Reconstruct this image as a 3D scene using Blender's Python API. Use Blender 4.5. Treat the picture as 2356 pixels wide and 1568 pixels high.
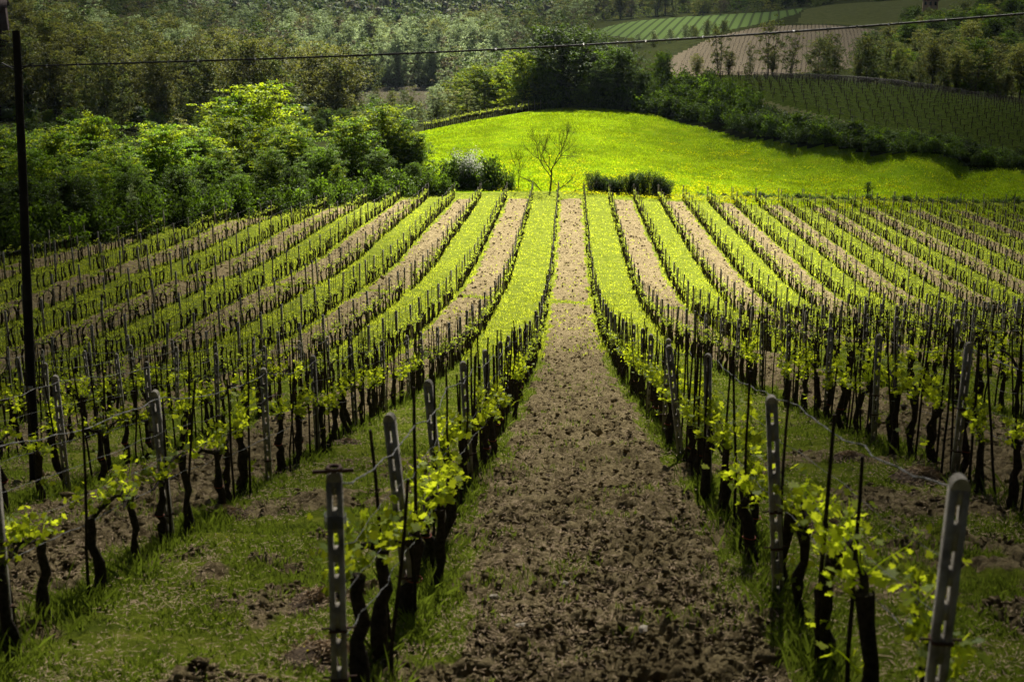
import bpy, math, random
import numpy as np
from mathutils import Vector

# ------------------------------------------------------------------ scene, camera, light
sc = bpy.context.scene
for o in list(bpy.data.objects):
    bpy.data.objects.remove(o)
col = sc.collection
RNG = np.random.default_rng(7)
random.seed(7)

FPX, PW, PH = 3272.0, 2356.0, 1568.0          # focal length and frame in survey units
TH = math.atan(984 / FPX)
PS = math.radians(2.33)
FV = np.array([-math.sin(PS) * math.cos(TH), math.cos(PS) * math.cos(TH), -math.sin(TH)])
RV = np.array([math.cos(PS), math.sin(PS), 0.0])
UV = np.cross(RV, FV)


def ray(x, y):
    return FV + RV * ((x - PW / 2) / FPX) - UV * ((y - PH / 2) / FPX)


def bearing(px, py=784.0):
    d = ray(px, py)
    return d[0] / d[1]


cam_d = bpy.data.cameras.new('camera')
cam = bpy.data.objects.new('camera', cam_d)
col.objects.link(cam)
cam.location = (0, 0, 0)
cam.rotation_euler = (math.pi / 2 - TH, 0, PS)
cam_d.sensor_width = 36.0
cam_d.lens = 36.0 * FPX / PW
cam_d.clip_start = 0.1
cam_d.clip_end = 6000
cam_d.dof.use_dof = True
cam_d.dof.focus_distance = 55.0
cam_d.dof.aperture_fstop = 3.6
sc.camera = cam

SUN_EL = math.radians(40)
SUN_AZ = math.radians(4)                       # measured from +Y towards +X
SUN_DIR = np.array([math.sin(SUN_AZ) * math.cos(SUN_EL), math.cos(SUN_AZ) * math.cos(SUN_EL), math.sin(SUN_EL)])

world = bpy.data.worlds.new('World')
sc.world = world
world.use_nodes = True
wn = world.node_tree
wn.nodes.clear()
wo = wn.nodes.new('ShaderNodeOutputWorld')
wb = wn.nodes.new('ShaderNodeBackground')
sky = wn.nodes.new('ShaderNodeTexSky')
sky.sky_type = 'NISHITA'
sky.sun_disc = False
sky.sun_elevation = SUN_EL
sky.sun_rotation = SUN_AZ
wb.inputs['Strength'].default_value = 0.05
wn.links.new(sky.outputs[0], wb.inputs['Color'])
wn.links.new(wb.outputs[0], wo.inputs['Surface'])

sun_d = bpy.data.lights.new('sun', 'SUN')
sun_d.energy = 5.0
sun_d.angle = math.radians(0.53)
sun_d.color = (1.0, 0.94, 0.82)
sun = bpy.data.objects.new('sun', sun_d)
col.objects.link(sun)
sun.rotation_euler = Vector(-SUN_DIR).to_track_quat('-Z', 'Y').to_euler()
sun.location = tuple(SUN_DIR * 100)

sc.view_settings.view_transform = 'Standard'
sc.view_settings.look = 'None'
sc.view_settings.gamma = 1.0
sc.view_settings.exposure = 1.6
sc.cycles.max_bounces = 5
sc.cycles.diffuse_bounces = 2
sc.cycles.glossy_bounces = 1
sc.cycles.transmission_bounces = 3
sc.cycles.volume_bounces = 0
sc.cycles.transparent_max_bounces = 12
sc.cycles.use_adaptive_sampling = True
sc.cycles.adaptive_threshold = 0.02
sc.cycles.sample_clamp_indirect = 4.0
sc.cycles.caustics_reflective = False
sc.cycles.caustics_refractive = False


# ------------------------------------------------------------------ helpers
def tag(o, label=None, cat=None, group=None, kind=None):
    if label: o['label'] = label
    if cat: o['category'] = cat
    if group: o['group'] = group
    if kind: o['kind'] = kind
    return o


def meshdata(name, V, Fs, mats, mi=None, smooth=False, attrs=None):
    """V (n,3); Fs list of int arrays (m,k) of one k each; mi list of material indices per block (int or array)"""
    me = bpy.data.meshes.new(name)
    V = np.asarray(V, dtype=np.float32)
    Fs = [np.asarray(f, dtype=np.int32) for f in Fs]
    keep = [i for i, f in enumerate(Fs) if len(f)]
    Fb = [Fs[i] for i in keep]
    if mi is not None:
        mb = [np.full(len(Fs[i]), mi[i], dtype=np.int32) if np.isscalar(mi[i]) else np.asarray(mi[i], np.int32) for i in keep]
    me.vertices.add(len(V))
    me.vertices.foreach_set('co', V.ravel())
    li = np.concatenate([f.ravel() for f in Fb])
    ls, tot = [], 0
    for f in Fb:
        ls.append(np.arange(len(f), dtype=np.int32) * f.shape[1] + tot)
        tot += f.size
    ls = np.concatenate(ls)
    me.loops.add(len(li))
    me.loops.foreach_set('vertex_index', li)
    me.polygons.add(len(ls))
    me.polygons.foreach_set('loop_start', ls)
    for m in (mats if isinstance(mats, (list, tuple)) else [mats]):
        me.materials.append(m)
    if mi is not None:
        me.polygons.foreach_set('material_index', np.concatenate(mb))
    if smooth:
        me.polygons.foreach_set('use_smooth', np.ones(len(ls), dtype=bool))
    me.update(calc_edges=True)
    if attrs:
        for k, a in attrs.items():
            at = me.attributes.new(k, 'FLOAT', 'POINT')
            at.data.foreach_set('value', np.asarray(a, np.float32))
    return me


def obj(name, me, parent=None, loc=None, rz=0.0, s=None):
    o = bpy.data.objects.new(name, me)
    col.objects.link(o)
    if parent is not None: o.parent = parent
    if loc is not None: o.location = tuple(float(c) for c in loc)
    if rz: o.rotation_euler = (0, 0, rz)
    if s is not None: o.scale = (s, s, s) if np.isscalar(s) else tuple(s)
    return o


class MB:
    """collects vertices and faces by face size and material"""
    def __init__(self):
        self.V = []; self.n = 0; self.F = {}

    def add(self, V, F, m=0):
        V = np.asarray(V, float).reshape(-1, 3)
        F = np.asarray(F, int)
        self.F.setdefault((F.shape[1], m), []).append(F + self.n)
        self.V.append(V); self.n += len(V)

    def tube(self, P, r, seg=6, m=0, cap=True):
        P = np.asarray(P, float); n = len(P)
        r = np.broadcast_to(np.asarray(r, float), (n,))
        T = np.gradient(P, axis=0)
        T /= np.linalg.norm(T, axis=1)[:, None] + 1e-9
        ref = np.array([0, 0, 1.0]) if abs(T[:, 2].mean()) < 0.8 else np.array([1.0, 0, 0])
        A = np.cross(T, ref); A /= np.linalg.norm(A, axis=1)[:, None] + 1e-9
        B = np.cross(T, A)
        a = np.arange(seg) * 2 * math.pi / seg
        V = P[:, None, :] + r[:, None, None] * (np.cos(a)[None, :, None] * A[:, None, :] + np.sin(a)[None, :, None] * B[:, None, :])
        i = np.arange(n - 1)[:, None] * seg; j = np.arange(seg)[None, :]; k = (j + 1) % seg
        F = np.stack([i + j, i + k, i + seg + k, i + seg + j], -1).reshape(-1, 4)
        self.add(V.reshape(-1, 3), F, m)
        if cap and seg in (3, 4):
            pass
        if cap:
            V2 = np.concatenate([V[-1], P[-1:]]); F2 = np.stack([np.arange(seg), (np.arange(seg) + 1) % seg, np.full(seg, seg)], -1)
            self.add(V2, F2, m)

    def box(self, c, h, m=0, rz=0.0):
        s = np.array([[-1, -1, -1], [1, -1, -1], [1, 1, -1], [-1, 1, -1], [-1, -1, 1], [1, -1, 1], [1, 1, 1], [-1, 1, 1]], float) * np.asarray(h, float)
        if rz:
            cz, sz = math.cos(rz), math.sin(rz)
            s = s @ np.array([[cz, sz, 0], [-sz, cz, 0], [0, 0, 1]])
        self.add(s + np.asarray(c, float), [[0, 3, 2, 1], [4, 5, 6, 7], [0, 1, 5, 4], [1, 2, 6, 5], [2, 3, 7, 6], [3, 0, 4, 7]], m)

    def data(self, name, mats, smooth=False):
        V = np.concatenate(self.V)
        Fs, mi = [], []
        for (k, m), L in self.F.items():
            Fs.append(np.concatenate(L)); mi.append(m)
        return meshdata(name, V, Fs, mats, mi, smooth)


def hash2(ix, iy, seed):
    h = (ix.astype(np.int64) * 374761393 + iy.astype(np.int64) * 668265263 + seed * 1274126177) & 0xFFFFFFFF
    h = ((h ^ (h >> 13)) * 1103515245) & 0xFFFFFFFF
    h = ((h ^ (h >> 16)) * 2246822519) & 0xFFFFFFFF
    return ((h ^ (h >> 15)) & 0xFFFFFF).astype(np.float64) / float(0xFFFFFF)


def vnoise(x, y, seed=0):
    ix = np.floor(x); iy = np.floor(y)
    fx = x - ix; fy = y - iy
    fx = fx * fx * (3 - 2 * fx); fy = fy * fy * (3 - 2 * fy)
    a = hash2(ix, iy, seed); b = hash2(ix + 1, iy, seed); c = hash2(ix, iy + 1, seed); d = hash2(ix + 1, iy + 1, seed)
    return (a * (1 - fx) + b * fx) * (1 - fy) + (c * (1 - fx) + d * fx) * fy


def clods(x, y, seed=0):
    """rounded lumps: distance to the nearest jittered lattice point"""
    ix = np.floor(x); iy = np.floor(y); best = np.full(x.shape, 9.0)
    for dx in (-1, 0, 1):
        for dy in (-1, 0, 1):
            px = ix + dx + 0.15 + 0.7 * hash2(ix + dx, iy + dy, seed)
            py = iy + dy + 0.15 + 0.7 * hash2(ix + dx, iy + dy, seed + 5)
            r = 0.6 + 0.8 * hash2(ix + dx, iy + dy, seed + 9)
            best = np.minimum(best, ((x - px) ** 2 + (y - py) ** 2) / r)
    return np.sqrt(np.clip(1 - best * 1.6, 0, 1))


def smooth01(a, b, x):
    t = np.clip((x - a) / (b - a), 0, 1)
    return t * t * (3 - 2 * t)


def inpoly(x, y, poly):
    poly = np.asarray(poly, float)
    r = np.zeros(x.shape, bool)
    n = len(poly)
    for i in range(n):
        x1, y1 = poly[i]; x2, y2 = poly[(i + 1) % n]
        c = ((y1 > y) != (y2 > y)) & (x < (x2 - x1) * (y - y1) / (y2 - y1 + 1e-12) + x1)
        r ^= c
    return r


# ------------------------------------------------------------------ materials
def mat(name):
    m = bpy.data.materials.new(name)
    m.use_nodes = True
    nt = m.node_tree
    nt.nodes.clear()
    out = nt.nodes.new('ShaderNodeOutputMaterial')
    return m, nt, out


def N(nt, t, **kw):
    n = nt.nodes.new(t)
    for k, v in kw.items():
        if k in n.inputs: n.inputs[k].default_value = v
        else: setattr(n, k, v)
    return n


def ramp(nt, src, stops):
    r = nt.nodes.new('ShaderNodeValToRGB')
    e = r.color_ramp.elements
    while len(e) < len(stops): e.new(0.5)
    for i, (p, c) in enumerate(stops):
        e[i].position = p; e[i].color = (c[0], c[1], c[2], 1)
    nt.links.new(src, r.inputs[0])
    return r


def noise(nt, scale, detail=4, rough=0.6, vec=None):
    n = N(nt, 'ShaderNodeTexNoise')
    n.inputs['Scale'].default_value = scale
    n.inputs['Detail'].default_value = detail
    n.inputs['Roughness'].default_value = rough
    if vec is not None: nt.links.new(vec, n.inputs['Vector'])
    return n


def mixc(nt, fac, a, b):
    m = nt.nodes.new('ShaderNodeMix'); m.data_type = 'RGBA'
    for i, v in ((0, fac), (6, a), (7, b)):
        if hasattr(v, 'is_linked') or hasattr(v, 'links'): nt.links.new(v, m.inputs[i])
        else: m.inputs[i].default_value = v if i == 0 else (v[0], v[1], v[2], 1)
    return m.outputs[2]


def leafmat(name, dark, light, trans, tmix=0.5, gloss=0.02, scale=0.6, spread=1.0):
    m, nt, out = mat(name)
    geo = N(nt, 'ShaderNodeNewGeometry'); oi = N(nt, 'ShaderNodeObjectInfo')
    n1 = noise(nt, scale, 3, 0.6, geo.outputs['Position'])
    ad = N(nt, 'ShaderNodeMath', operation='ADD')
    nt.links.new(n1.outputs['Fac'], ad.inputs[0])
    mu = N(nt, 'ShaderNodeMath', operation='MULTIPLY_ADD')
    nt.links.new(oi.outputs['Random'], mu.inputs[0]); mu.inputs[1].default_value = 0.5 * spread; mu.inputs[2].default_value = -0.25 * spread
    nt.links.new(mu.outputs[0], ad.inputs[1])
    isl = N(nt, 'ShaderNodeMath', operation='MULTIPLY_ADD')
    nt.links.new(geo.outputs['Random Per Island'], isl.inputs[0]); isl.inputs[1].default_value = 0.5; isl.inputs[2].default_value = -0.25
    ad2 = N(nt, 'ShaderNodeMath', operation='ADD'); nt.links.new(ad.outputs[0], ad2.inputs[0]); nt.links.new(isl.outputs[0], ad2.inputs[1])
    cr = ramp(nt, ad2.outputs[0], [(0.30, dark), (0.68, light)])
    d = N(nt, 'ShaderNodeBsdfDiffuse'); t = N(nt, 'ShaderNodeBsdfTranslucent'); g = N(nt, 'ShaderNodeBsdfGlossy', Roughness=0.55)
    g.inputs['Color'].default_value = (0.9, 0.95, 0.85, 1)
    nt.links.new(cr.outputs[0], d.inputs['Color'])
    tc = mixc(nt, 0.75, cr.outputs[0], trans)
    # keep the clump variation in the transmitted light as well
    mm = nt.nodes.new('ShaderNodeMix'); mm.data_type = 'RGBA'; mm.blend_type = 'MULTIPLY'; mm.inputs[0].default_value = 0.7
    vr = ramp(nt, ad2.outputs[0], [(0.3, (0.25, 0.25, 0.25)), (0.7, (1.35, 1.35, 1.35))])
    nt.links.new(tc, mm.inputs[6]); nt.links.new(vr.outputs[0], mm.inputs[7])
    nt.links.new(mm.outputs[2], t.inputs['Color'])
    mx = N(nt, 'ShaderNodeMixShader'); mx.inputs[0].default_value = tmix
    nt.links.new(d.outputs[0], mx.inputs[1]); nt.links.new(t.outputs[0], mx.inputs[2])
    mg = N(nt, 'ShaderNodeMixShader'); mg.inputs[0].default_value = gloss
    nt.links.new(mx.outputs[0], mg.inputs[1]); nt.links.new(g.outputs[0], mg.inputs[2])
    nt.links.new(mg.outputs[0], out.inputs['Surface'])
    return m


def plain(name, c1, c2, scale=8.0, rough=0.8, bump=0.0, bscale=None, metal=0.0, detail=6, spec=0.3):
    m, nt, out = mat(name)
    tc = N(nt, 'ShaderNodeTexCoord')
    oi = N(nt, 'ShaderNodeObjectInfo')
    va = N(nt, 'ShaderNodeVectorMath', operation='ADD'); vs = N(nt, 'ShaderNodeVectorMath', operation='SCALE')
    cx = N(nt, 'ShaderNodeCombineXYZ'); nt.links.new(oi.outputs['Random'], cx.inputs[0]); nt.links.new(oi.outputs['Random'], cx.inputs[2])
    nt.links.new(cx.outputs[0], vs.inputs[0]); vs.inputs['Scale'].default_value = 37.0
    nt.links.new(tc.outputs['Object'], va.inputs[0]); nt.links.new(vs.outputs[0], va.inputs[1])
    n = noise(nt, scale, detail, 0.65, va.outputs[0])
    cr = ramp(nt, n.outputs['Fac'], [(0.3, c1), (0.7, c2)])
    b = N(nt, 'ShaderNodeBsdfPrincipled', Roughness=rough, Metallic=metal)
    b.inputs['Specular IOR Level'].default_value = spec
    nt.links.new(cr.outputs[0], b.inputs['Base Color'])
    if bump:
        n2 = noise(nt, bscale or scale * 3, 5, 0.7, va.outputs[0])
        bp = N(nt, 'ShaderNodeBump', Strength=bump, Distance=0.02)
        nt.links.new(n2.outputs['Fac'], bp.inputs['Height']); nt.links.new(bp.outputs[0], b.inputs['Normal'])
    nt.links.new(b.outputs[0], out.inputs['Surface'])
    return m


M = {}
M['bark'] = plain('vine_bark', (0.014, 0.011, 0.009), (0.075, 0.06, 0.047), 22, 0.95, 1.0, 60, spec=0.1)
M['treebark'] = plain('tree_bark', (0.02, 0.016, 0.012), (0.07, 0.058, 0.045), 3, 0.95, 0.6, 12, spec=0.1)
M['greybark'] = plain('grey_bark', (0.06, 0.05, 0.04), (0.16, 0.135, 0.11), 3, 0.95, 0.4, 12, spec=0.1)
M['stake'] = plain('stake_wood', (0.018, 0.014, 0.011), (0.06, 0.047, 0.036), 20, 0.9, 0.5, 60, spec=0.1)
M['concrete'] = plain('weathered_concrete', (0.09, 0.083, 0.07), (0.46, 0.43, 0.37), 6, 0.92, 0.6, 45, spec=0.2)
M['steel'] = plain('galvanised_wire', (0.06, 0.062, 0.065), (0.17, 0.17, 0.17), 30, 0.6, 0.0, metal=0.4)
M['rust'] = plain('rusty_iron', (0.035, 0.02, 0.014), (0.11, 0.05, 0.03), 30, 0.8, 0.4, 80)
M['redtie'] = plain('red_plastic_tie', (0.35, 0.05, 0.02), (0.5, 0.09, 0.03), 30, 0.5)
M['tar'] = plain('creosoted_wood', (0.006, 0.005, 0.005), (0.022, 0.018, 0.016), 6, 0.85, 0.6, 30, spec=0.2)
M['cable'] = plain('black_cable', (0.012, 0.012, 0.014), (0.03, 0.03, 0.034), 20, 0.5)
M['clip'] = plain('cable_clip', (0.5, 0.5, 0.5), (0.7, 0.7, 0.7), 20, 0.35, metal=0.8)
M['plate'] = plain('number_plate_metal', (0.3, 0.3, 0.29), (0.42, 0.42, 0.4), 20, 0.5)
M['ochre'] = plain('ochre_paint', (0.45, 0.25, 0.08), (0.5, 0.3, 0.1), 20, 0.6)
M['oldwall'] = plain('dark_red_wall', (0.03, 0.014, 0.012), (0.06, 0.028, 0.022), 2, 0.9)
M['roof'] = plain('terracotta_tiles', (0.16, 0.06, 0.04), (0.28, 0.12, 0.08), 2, 0.9, 0.5, 6)
M['plaster'] = plain('ochre_plaster', (0.4, 0.24, 0.15), (0.52, 0.34, 0.22), 1.5, 0.9)
M['window'] = plain('dark_window_glass', (0.02, 0.022, 0.025), (0.04, 0.045, 0.05), 3, 0.15, spec=0.6)
M['stone'] = plain('pale_stone', (0.3, 0.26, 0.2), (0.6, 0.54, 0.44), 12, 0.9, 0.5)
M['straw'] = plain('dry_straw', (0.26, 0.18, 0.10), (0.62, 0.47, 0.30), 15, 0.9)
M['heapsoil'] = plain('weedy_soil', (0.06, 0.04, 0.025), (0.2, 0.14, 0.085), 20, 0.95, 1.0, 60)
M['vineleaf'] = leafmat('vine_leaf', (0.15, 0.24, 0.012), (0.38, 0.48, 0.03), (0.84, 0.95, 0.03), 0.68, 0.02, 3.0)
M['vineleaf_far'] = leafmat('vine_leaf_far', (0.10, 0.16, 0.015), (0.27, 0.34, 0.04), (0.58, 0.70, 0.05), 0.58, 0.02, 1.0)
M['leaf_bright'] = leafmat('leaf_bright_green', (0.025, 0.06, 0.006), (0.11, 0.20, 0.014), (0.30, 0.52, 0.012), 0.36, 0.02, 1.1)
M['leaf_yellow'] = leafmat('leaf_yellow_green', (0.06, 0.12, 0.008), (0.21, 0.30, 0.015), (0.60, 0.74, 0.012), 0.42, 0.02, 1.1)
M['leaf_dark'] = leafmat('leaf_dark_green', (0.016, 0.036, 0.006), (0.06, 0.11, 0.012), (0.17, 0.29, 0.02), 0.32, 0.02, 1.0)
M['leaf_tan'] = leafmat('leaf_olive_tan', (0.035, 0.042, 0.010), (0.20, 0.215, 0.045), (0.42, 0.44, 0.06), 0.34, 0.03, 0.6)
M['leaf_pale'] = leafmat('leaf_pale_green', (0.13, 0.20, 0.075), (0.36, 0.45, 0.22), (0.5, 0.62, 0.26), 0.35, 0.02, 0.5)
M['leaf_mid'] = leafmat('leaf_mid_green', (0.05, 0.085, 0.02), (0.13, 0.17, 0.04), (0.30, 0.38, 0.06), 0.32, 0.02, 0.5)
M['leaf_brown'] = leafmat('leaf_budding_brown', (0.06, 0.055, 0.025), (0.16, 0.14, 0.075), (0.30, 0.27, 0.12), 0.3, 0.02, 0.45)
M['blossom'] = leafmat('white_blossom', (0.55, 0.56, 0.5), (0.8, 0.8, 0.76), (0.6, 0.62, 0.55), 0.35, 0.02, 2.0)
M['yellowflower'] = leafmat('yellow_flower', (0.60, 0.62, 0.01), (0.80, 0.80, 0.02), (0.9, 0.9, 0.02), 0.45, 0.0, 2.0)
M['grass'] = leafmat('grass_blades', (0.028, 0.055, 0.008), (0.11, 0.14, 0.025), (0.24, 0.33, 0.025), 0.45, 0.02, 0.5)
M['grass_sun'] = leafmat('grass_sunlit_blades', (0.16, 0.20, 0.016), (0.35, 0.38, 0.045), (0.60, 0.70, 0.04), 0.5, 0.03, 0.35)  # lighter copy of grass: sun on the far alleys put into the colour
M['grass_meadow'] = leafmat('meadow_blades', (0.10, 0.18, 0.008), (0.23, 0.34, 0.010), (0.52, 0.71, 0.010), 0.5, 0.03, 0.12)


def ground_material(name, kind):
    m, nt, out = mat(name)
    geo = N(nt, 'ShaderNodeNewGeometry')
    pos = geo.outputs['Position']
    b = N(nt, 'ShaderNodeBsdfPrincipled', Roughness=0.95)
    b.inputs['Specular IOR Level'].default_value = 0.0
    big = noise(nt, 0.35, 4, 0.6, pos)
    fine = noise(nt, 9.0, 6, 0.75, pos)
    mid = noise(nt, 2.2, 5, 0.7, pos)
    if kind == 'vineyard':
        soil = ramp(nt, mid.outputs['Fac'], [(0.36, (0.10, 0.074, 0.040)), (0.5, (0.235, 0.188, 0.10)), (0.64, (0.42, 0.345, 0.19))])
        soil2 = mixc(nt, 0.45, soil.outputs[0], ramp(nt, fine.outputs['Fac'], [(0.40, (0.06, 0.043, 0.025)), (0.60, (0.46, 0.375, 0.205))]).outputs[0])
        grs = ramp(nt, mid.outputs['Fac'], [(0.3, (0.04, 0.065, 0.010)), (0.52, (0.21, 0.26, 0.026)), (0.72, (0.38, 0.38, 0.07))])
        gr2 = mixc(nt, 0.4, grs.outputs[0], ramp(nt, fine.outputs['Fac'], [(0.3, (0.04, 0.06, 0.012)), (0.7, (0.22, 0.27, 0.04))]).outputs[0])
        at = N(nt, 'ShaderNodeAttribute', attribute_name='till')
        e = noise(nt, 1.6, 5, 0.75, pos)
        s = N(nt, 'ShaderNodeMath', operation='MULTIPLY_ADD'); nt.links.new(e.outputs['Fac'], s.inputs[0]); s.inputs[1].default_value = 1.5; s.inputs[2].default_value = -0.75
        a = N(nt, 'ShaderNodeMath', operation='ADD'); nt.links.new(at.outputs['Fac'], a.inputs[0]); nt.links.new(s.outputs[0], a.inputs[1])
        fr = ramp(nt, a.outputs[0], [(0.42, (0, 0, 0)), (0.58, (1, 1, 1))])
        c = mixc(nt, fr.outputs[0], gr2, soil2)
    elif kind == 'meadow':
        g = ramp(nt, big.outputs['Fac'], [(0.3, (0.08, 0.16, 0.006)), (0.5, (0.17, 0.28, 0.007)), (0.68, (0.31, 0.38, 0.012))])
        c = mixc(nt, 0.35, g.outputs[0], ramp(nt, fine.outputs['Fac'], [(0.3, (0.05, 0.12, 0.004)), (0.7, (0.24, 0.34, 0.01))]).outputs[0])
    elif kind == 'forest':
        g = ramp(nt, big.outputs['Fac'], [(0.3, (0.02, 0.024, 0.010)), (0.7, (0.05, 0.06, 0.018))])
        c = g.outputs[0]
    elif kind == 'tan':
        g = ramp(nt, mid.outputs['Fac'], [(0.38, (0.12, 0.10, 0.068)), (0.62, (0.20, 0.168, 0.118))])
        c = g.outputs[0]
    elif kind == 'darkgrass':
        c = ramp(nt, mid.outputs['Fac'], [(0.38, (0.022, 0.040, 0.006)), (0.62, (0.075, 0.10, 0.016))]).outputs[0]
    elif kind == 'earth':
        c = ramp(nt, mid.outputs['Fac'], [(0.3, (0.05, 0.045, 0.03)), (0.7, (0.10, 0.09, 0.06))]).outputs[0]
    elif kind == 'hillgrass':
        g = ramp(nt, big.outputs['Fac'], [(0.35, (0.04, 0.055, 0.014)), (0.65, (0.10, 0.11, 0.04))])
        gm = mixc(nt, 0.4, g.outputs[0], ramp(nt, fine.outputs['Fac'], [(0.35, (0.05, 0.06, 0.02)), (0.7, (0.16, 0.16, 0.06))]).outputs[0])
        c = gm
    elif kind == 'path':
        g = ramp(nt, mid.outputs['Fac'], [(0.3, (0.07, 0.085, 0.03)), (0.7, (0.16, 0.15, 0.07))])
        c = g.outputs[0]
    elif kind == 'striped':
        # alternate grassed and bare alleys across the slope
        sx = N(nt, 'ShaderNodeSeparateXYZ'); nt.links.new(pos, sx.inputs[0])
        ma = N(nt, 'ShaderNodeMath', operation='MULTIPLY_ADD'); nt.links.new(sx.outputs[1], ma.inputs[0]); ma.inputs[1].default_value = -0.14
        nt.links.new(sx.outputs[0], ma.inputs[2])
        wv = N(nt, 'ShaderNodeMath', operation='MULTIPLY'); nt.links.new(ma.outputs[0], wv.inputs[0]); wv.inputs[1].default_value = 2 * math.pi / 4.2
        sn = N(nt, 'ShaderNodeMath', operation='SINE'); nt.links.new(wv.outputs[0], sn.inputs[0])
        g = ramp(nt, sn.outputs[0], [(0.0, (0.10, 0.15, 0.045)), (0.45, (0.09, 0.14, 0.04)), (0.9, (0.045, 0.06, 0.025))])
        c = g.outputs[0]
    nt.links.new(c, b.inputs['Base Color'])
    bp = N(nt, 'ShaderNodeBump', Strength=1.0, Distance=0.10 if kind == 'vineyard' else 0.15)
    hm = N(nt, 'ShaderNodeMath', operation='MULTIPLY_ADD'); hn = noise(nt, 5.0 if kind == 'vineyard' else 1.5, 8, 0.8, pos)
    nt.links.new(hn.outputs['Fac'], bp.inputs['Height'])
    nt.links.new(bp.outputs[0], b.inputs['Normal'])
    nt.links.new(b.outputs[0], out.inputs['Surface'])
    return m


GM = {k: ground_material('ground_' + k, k) for k in ('vineyard', 'meadow', 'forest', 'tan', 'hillgrass', 'path', 'striped', 'earth', 'darkgrass')}

# ------------------------------------------------------------------ terrain
PYs = [-60, -10, 0, 6, 9.6, 12.8, 15.9, 24.9, 39.2, 49.1, 60, 70.6, 80, 88, 100, 113.5, 135, 155, 172, 200]
PZs = [12, -.1, -2.45, -4.15, -5.05, -5.85, -6.65, -9.1, -12.95, -15.45, -18.0, -20.1, -21.9, -23.2, -24.8, -26.1, -28.15, -30.0, -31.3, -32.5]
_t = np.linspace(-60, 200, 2601)
_g = np.interp(_t, PYs, PZs)
_k = np.exp(-np.linspace(-2, 2, 41) ** 2); _k /= _k.sum()
_g = np.convolve(np.pad(_g, 20, mode='edge'), _k, mode='valid')


def tilt(X, Y):
    tr = np.interp(Y, [0, 45, 62, 80, 120, 170], [0.06, 0.06, 0.0, -0.045, -0.045, -0.05])
    tl = np.interp(Y, [0, 45, 62, 80, 115, 140, 160], [0.06, 0.06, 0.0, -0.05, -0.05, -0.022, -0.01])
    s = smooth01(-6, 6, X)
    return (tr * s + tl * (1 - s)) * X


def near_z(X, Y):
    return np.interp(Y, _t, _g) + tilt(X, Y)


CP = """1330 452 158;1000 455 157;1330 350 195;1330 252 240;1240 257 236;1120 275 230;1000 298 225;1500 270 235;1600 298 226;1700 330 215;1850 358 205;2000 378 200;2200 400 195;2356 412 190;2600 425 188
1700 400 190;2000 430 183;2356 450 178;1100 400 175;1050 350 195
1620 182 270;1700 180 270;1800 181 268;1900 184 265;2000 191 260;2100 204 250;2200 224 240;2300 245 230;2356 258 225;2600 300 222
1600 250 245;1700 225 240;1800 265 222;1900 295 212;2000 325 206;2100 350 200;2200 368 196;2356 392 190
0 420 165;-300 420 160;300 400 180;500 380 200;700 345 230;850 310 280;0 330 250;-300 330 240;300 320 280;600 300 310;800 262 380;920 248 440
700 216 520;900 214 530;1000 214 530;1100 212 540;400 250 360;100 260 320;-200 260 310;100 170 370;400 190 420;600 200 460;0 95 440;-300 80 420;200 110 480;400 130 560;700 150 620;900 140 660;1100 140 640;1250 135 580
100 30 700;300 50 750;600 60 800;900 75 850;1200 60 850;1200 22 1050;600 15 1050;200 0 950;900 25 1050;-300 0 800
1150 268 300;1300 235 320;1450 205 345
1545 128 430;1640 88 465;1750 64 500;1900 60 520;2050 78 500;1600 165 400;1800 165 395;2000 140 420
1345 79 640;1500 88 600;1600 86 590;1700 64 620;1830 34 690;1450 52 700;1600 39 730;1800 27 760;1400 112 560;1480 112 540
1850 50 640;2000 50 620;2100 46 610;1900 22 720;2100 12 720;2250 40 570;2300 15 640
2100 190 330;2300 215 320;2356 225 320;2600 240 310;2200 145 370;2356 140 380;2600 140 380;2300 90 440;2100 92 480;2200 62 520;2356 45 520;2600 30 520
2356 -5 700;2000 0 850;1500 0 1000;2600 -20 750"""
cp = []
for s in CP.replace('\n', ';').split(';'):
    x, y, Y = map(float, s.split())
    d = ray(x, y); P = d / d[1] * Y
    cp.append((P[0] / Y, math.log(Y), P[2] / Y))
for px in range(-300, 2700, 300):
    for py, Y in ((-12, 1250), (-60, 1600), (-240, 2600)):
        d = ray(px, py); cp.append((d[0] / d[1], math.log(Y), d[2] / d[1]))
for Y in (120, 140, 160):
    for X in (-70, -50, -30, -15, 0, 15, 30, 45, 60):
        if Y == 160 and abs(X) < 1e9:
            pass
        cp.append((X / Y, math.log(Y), float(near_z(np.array(float(X)), np.array(float(Y)))) / Y))
cp = np.array(cp)
CS = np.array([2.6, 1.0])


def tpsk(r2):
    return 0.5 * r2 * np.log(r2 + 1e-12)


_P = cp[:, :2] * CS
_K = tpsk(((_P[:, None] - _P[None]) ** 2).sum(-1)) + np.eye(len(_P)) * 2e-4
_A = np.zeros((len(_P) + 3,) * 2)
_A[:-3, :-3] = _K; _A[:-3, -3:] = np.c_[np.ones(len(_P)), _P]; _A[-3:, :-3] = _A[:-3, -3:].T
_W = np.linalg.solve(_A, np.r_[cp[:, 2], 0, 0, 0])


def far_z(X, Y):
    sh = X.shape
    X = X.ravel(); Y = np.maximum(Y.ravel(), 60.0)
    q = np.c_[np.clip(X / Y, -0.62, 0.62), np.log(Y)] * CS
    e = np.empty(len(q))
    for i in range(0, len(q), 60000):
        s = q[i:i + 60000]
        r2 = ((s[:, None] - _P[None]) ** 2).sum(-1)
        e[i:i + 60000] = tpsk(r2) @ _W[:-3] + _W[-3] + s @ _W[-2:]
    return (e * Y).reshape(sh)


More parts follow.
